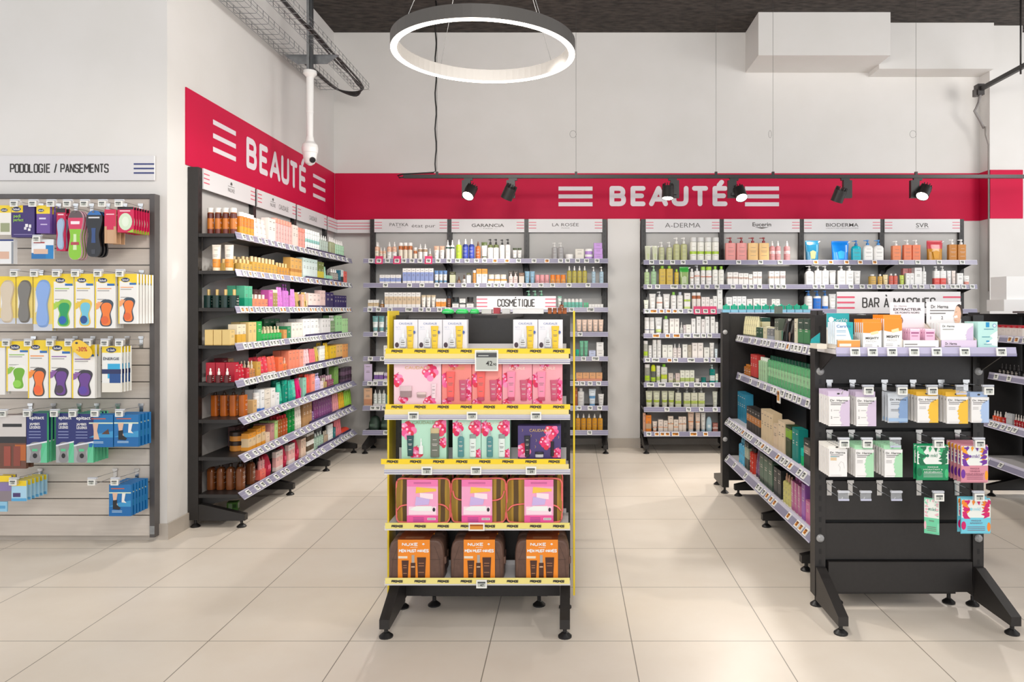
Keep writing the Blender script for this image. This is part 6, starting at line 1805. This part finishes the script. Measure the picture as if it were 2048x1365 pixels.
card(209, 232, 419, 487, 'pink card with tan heel insole, top row', '#c8a07c', simple([(-.5, .5, .4, 1, '#cc2150'), (-.5, -.3, .0, .5, '#c49a74'), (.3, .5, .0, .5, '#c49a74'), (-.35, .35, .84, .87, '#f0c9d2')]), 3, .04, .005)
def pad(m, w, h, y):
    m.quad(-w * .5, w * .5, h * .9, h, y, mat('#2a2326', .4)); m.quad(-w * .36, w * .3, h * .82, h * .86, y - .0003, mat('#f3d9e0', .4)); m.disc(0, h * .42, w * .42, h * .34, y - .0004, mat('#cfe0c4', .15), 18); m.disc(0, h * .42, w * .22, h * .2, y - .0008, mat('#dfead6', .12), 14); m.poly([(w * .1, 0), (w * .5, 0), (w * .5, h * .14)], y - .0005, mat('#9ac43a', .4))
card(235, 267, 414, 465, 'crimson card with pale green ball of foot pad, top row', '#cc1f52', pad, 7, .026, .005)
card(-2, 27, 479, 528, 'white foot bandage carton with navy top, left edge', '#e9e9ea', simple([(-.5, .5, .93, 1, '#2a3a7a'), (-.5, .2, .2, .5, '#d9b09a'), (.36, .5, 0, .9, '#8a8f96')]), 1, .02, .03, 'blister_box')
card(63, 107, 479, 518, 'blue and white toe protector pouch, hanging alone', '#e6eaee', simple([(-.5, .5, 0, .3, '#1a6fb0'), (.15, .5, .0, .7, '#1a7fc0'), (-.4, .25, .25, .5, '#dcb7a0'), (-.4, .1, .8, .86, '#b03a3a')]), 1, .02, .008, 'blister_box')
card(-2, 31, 553, 648, 'yellow carded beige gel insole, middle upper row', '#e9d27a', gel('#d6c9b4'), 2, .03, .006, 'insole_pack', 'foot care', ('#d3c4ae', 0, .02, 1.0, .9))
card(33, 65, 553, 648, 'yellow carded charcoal gel insole, middle upper row', '#e9d27a', gel('#6a6864'), 2, .03, .006, 'insole_pack', 'foot care', ('#77746f', 0, .02, 1.0, .9))
card(67, 105, 551, 662, 'yellow carded blue gel insole, middle upper row', '#e9d27a', gel('#7ea4de'), 2, .03, .006, 'insole_pack', 'foot care', ('#86a8e0', 0, .06, .9, .86))
for (u0, u1, v0, v1, c1, c2, c3, n, tint, nm) in ((105, 147, 548, 657, '#8fc24a', '#1f9a5a', '#1660b0', 3, '#a9cf4a', 'green'), (149, 188, 548, 656, '#e3c24a', '#6fc0d8', '#134a90', 3, '#e3c24a', 'yellow and blue'), (190, 231, 548, 657, '#3a4a58', '#ee7a2c', '#e0622a', 3, '#f0a36a', 'orange'), (237, 274, 548, 648, '#3a4a58', '#ee7a2c', '#e0622a', 6, '#f0a36a', 'orange rightmost')):
    card(u0, u1, v0, v1, 'white insole carton showing %s sole, second full row' % nm, '#eceae6', scholl('#ecebe8', c1, c2, c3, tint), n, .03, .016, 'insole_box')
card(-4, 10, 683, 790, 'white carton cut by the left picture edge, third row', '#eceae6', simple([(-.5, .5, .88, 1, YC)]), 2, .03, .016, 'insole_box')
for (u0, u1, v0, v1, c1, c2, c3, n, tint, nm) in ((13, 58, 683, 783, '#f0efe8', '#6fae2c', '#8fd04a', 3, '#8fbf4a', 'green'), (56, 96, 681, 797, '#4a4644', '#f0762c', '#f0622a', 3, '#f0903a', 'orange'), (98, 142, 683, 796, '#3a3540', '#6a3f8f', '#4a3a4c', 3, '#8a5aa0', 'purple'), (144, 190, 690, 797, '#3a3540', '#6a3f8f', '#5a3fa0', 2, '#8a5aa0', 'purple under a discount tag')):
    card(u0, u1, v0, v1, 'white insole carton with %s sole, third row' % nm, '#eceae6', scholl('#ecebe8', c1, c2, c3, tint), n, .035, .018, 'insole_box')
card(204, 242, 693, 785, 'slim white insole carton with navy band, third row', '#e9eae6', simple([(-.5, .5, .86, 1, YC), (-.2, .45, .3, .62, '#2fa8d8'), (-.1, .48, .12, .4, '#1f4a8a'), (-.5, .5, .4, .5, '#232c5c'), (-.5, .5, .0, .2, '#e4e0d4')], (('ÉNERGIE', 0, .7, .06, .84, '#2a2f4a'),), (0, .92, .3, "Dr. Scholl's")), 4, .03, .01, 'insole_box')
m = MB(); m.loft(outline(24, 2.4), [(.066, .04, 0), (.066, .04, .0015)], mat('#efc53a', .4)); m.v = [(a * .78 - b * .62, -c, a * -.62 - b * .78) for a, b, c in m.v]
m.text('-30%', .0, -.012, .026, -.0022, mat('#c0392b', .4), .062, .02); m.disc(-.03, .036, .008, .006, -.0022, mat('#2a2f4a', .4))
tag(m.build('discount_tag', None, (X(164, 4.19), 4.19, Z(699, 4.19))), 'tilted oval yellow discount tag reading 30% over the third row', 'price tag')
card(-3, 52, 831, 938, 'brown and grey insole pack with red shoe soles, fourth row', '#6a4436', simple([(-.5, .5, .6, 1, '#cfc9c6'), (-.35, .35, .78, .84, '#2a2a2c'), (-.5, .5, .48, .6, '#2a2a2e'), (.1, .5, .15, .45, '#b5622c'), (-.3, -.05, .05, .42, '#9a4a3c'), (.05, .3, .05, .42, '#8a4438')]), 2, .04, .02)
def epi(m, w, h, y):
    m.poly([(-w / 2, h * .36), (w / 2, h * .44), (w / 2, h), (-w / 2, h)], y, mat('#232c6c', .4)); m.poly([(-w / 2, h * .33), (w / 2, h * .41), (w / 2, h * .44), (-w / 2, h * .36)], y - .0002, mat('#dfe2ea', .4))
    m.quad(-w / 2, w * .2, 0, h * .36, y - .00005, mat('#a3a6a8', .3))
    m.text('epitact', 0, h * .88, h * .07, y - .0004, WHITE, w * .72, .02)
    m.text('JAMBES', -w * .1, h * .76, h * .05, y - .0004, WHITE, w * .5, .02); m.text('LÉGÈRES', -w * .08, h * .69, h * .05, y - .0004, WHITE, w * .52, .02)
    for z in (.62, .56, .5): m.quad(-w * .38, w * .2, h * z, h * (z + .012), y - .0004, mat('#9aa4d0', .4))
    foot(m, -w * .08, 0, w * .75, h * .42, y - .0001, '#8a8a8c'); m.disc(-w * .08, h * .14, w * .11, h * .05, y - .0008, mat('#1c1c20', .3), 14); m.quad(-w * .22, w * .04, h * .23, h * .28, y - .0008, mat('#58c08a', .4)); m.poly([(w * .18, 0), (w * .5, 0), (w * .5, h * .4)], y - .0006, mat('#66c59a', .3))
for (u0, u1, v0, v1, n, nm) in ((53, 94, 827, 926, 4, 'left'), (112, 148, 827, 926, 2, 'middle'), (147, 187, 828, 926, 5, 'right')):
    card(u0, u1, v0, v1, 'navy and grey insole pack, %s stack of the fourth row' % nm, '#57c08e', epi, n, .03, .016)
def legs(dark):
    def f(m, w, h, y):
        m.quad(-w / 2, w / 2, 0, h * .3, y, mat('#0f66a8', .4)); m.poly([(-w / 2, h * .3), (w / 2, h * .3), (w / 2, h * .5), (-w * .1, h * .42)], y - .0002, mat('#3a94c8', .4)); m.quad(-w / 2, w / 2, h * .72, h * .76, y - .0002, mat('#cfe0c8', .4)); m.quad(-w * .4, w * .2, h * .86, h * .89, y - .0002, mat('#c8603c', .4))
        sk = '#dcb49c'
        m.poly([(-w * .34, h * .74), (-w * .1, h * .74), (-w * .16, h * .5), (-w * .06, h * .24), (-w * .3, h * .24), (-w * .3, h * .5)], y - .0005, mat(sk, .5))
        if dark: m.poly([(-w * .32, h * .5), (-w * .12, h * .52), (-w * .14, h * .36), (w * .04, h * .26), (-w * .02, h * .2), (-w * .32, h * .22)], y - .0008, mat('#222428', .6)); m.poly([(w * .1, h * .72), (w * .26, h * .72), (w * .2, h * .5), (w * .3, h * .42), (w * .08, h * .44)], y - .0008, mat('#e6e4e2', .5))
        else: m.poly([(w * .3, h * .56), (w * .12, h * .46), (w * .02, h * .4), (w * .36, h * .4)], y - .0008, mat('#5a3f34', .6))
        for z in (.16, .12): m.quad(-w * .36, w * .1, h * z, h * (z + .016), y - .0008, mat('#b9d4e8', .4))
    return f
card(178, 226, 830, 895, 'white and blue support sock box with bare legs, fourth row', '#1a6fae', legs(0), 2, .04, .02, 'sock_box')
card(228, 277, 830, 894, 'white and blue support sock box with black sock, fourth row', '#1a6fae', legs(1), 4, .035, .02, 'sock_box')
card(218, 262, 970, 1033, 'white and blue support sock box with black sock, bottom row', '#1a6fae', legs(1), 6, .03, .018, 'sock_box')
card(-3, 23, 952, 1003, 'yellow and grey plaster pack at the left edge, bottom row', '#8a7f86', simple([(-.5, .5, .76, 1, YC), (-.5, .5, .4, .72, '#8a7aa8')]), 2, .03, .01, 'blister_box')
card(23, 53, 962, 1003, 'sky blue and yellow plaster pack, bottom row', '#a9d3ea', simple([(-.5, .5, .74, 1, YC), (-.4, .1, .2, .4, '#4a3a6c'), (-.5, .5, 0, .14, '#5aa8d8')]), 6, .032, .008, 'blister_box')
card(-3, 14, 1004, 1024, 'pale blue pouch at the left edge under the bottom row', '#8fc4e0', simple([(-.4, .3, .3, .6, '#5aa0cc')]), 1, .02, .008, 'blister_box')
for r, (v, us) in enumerate(((409, (29, 66, 102, 135, 169, 205, 238)), (549, (29, 69, 113, 151, 196, 240)), (688, (13, 57, 101, 138, 175, 210, 239)), (829, (6, 55, 109, 146, 190, 239)), (966, (27, 184, 230)))):
    for i, u in enumerate(us):
        hook('chrome hook, %s from left in the %s row of the slatwall' % (ORD[i], ('top', 'second', 'third', 'fourth', 'bottom')[r]), 'hooks of the slatwall', X(u, 4.2), 4.416, Z(v - 2, 4.2) + .01, .2, (('12', '11', '9', '16', '17', '7', '7'), ('19',) * 6, ('20', '20', '20', '22', '22', '22', '22'), ('16', '23', '23', '23', '11', '11'), ('19', '12', '11'))[r][i])
hook('short chrome hook holding the blue toe protector pouch', 'hooks of the slatwall', X(74, 4.2), 4.416, Z(478, 4.2) + .01, .2, '11')
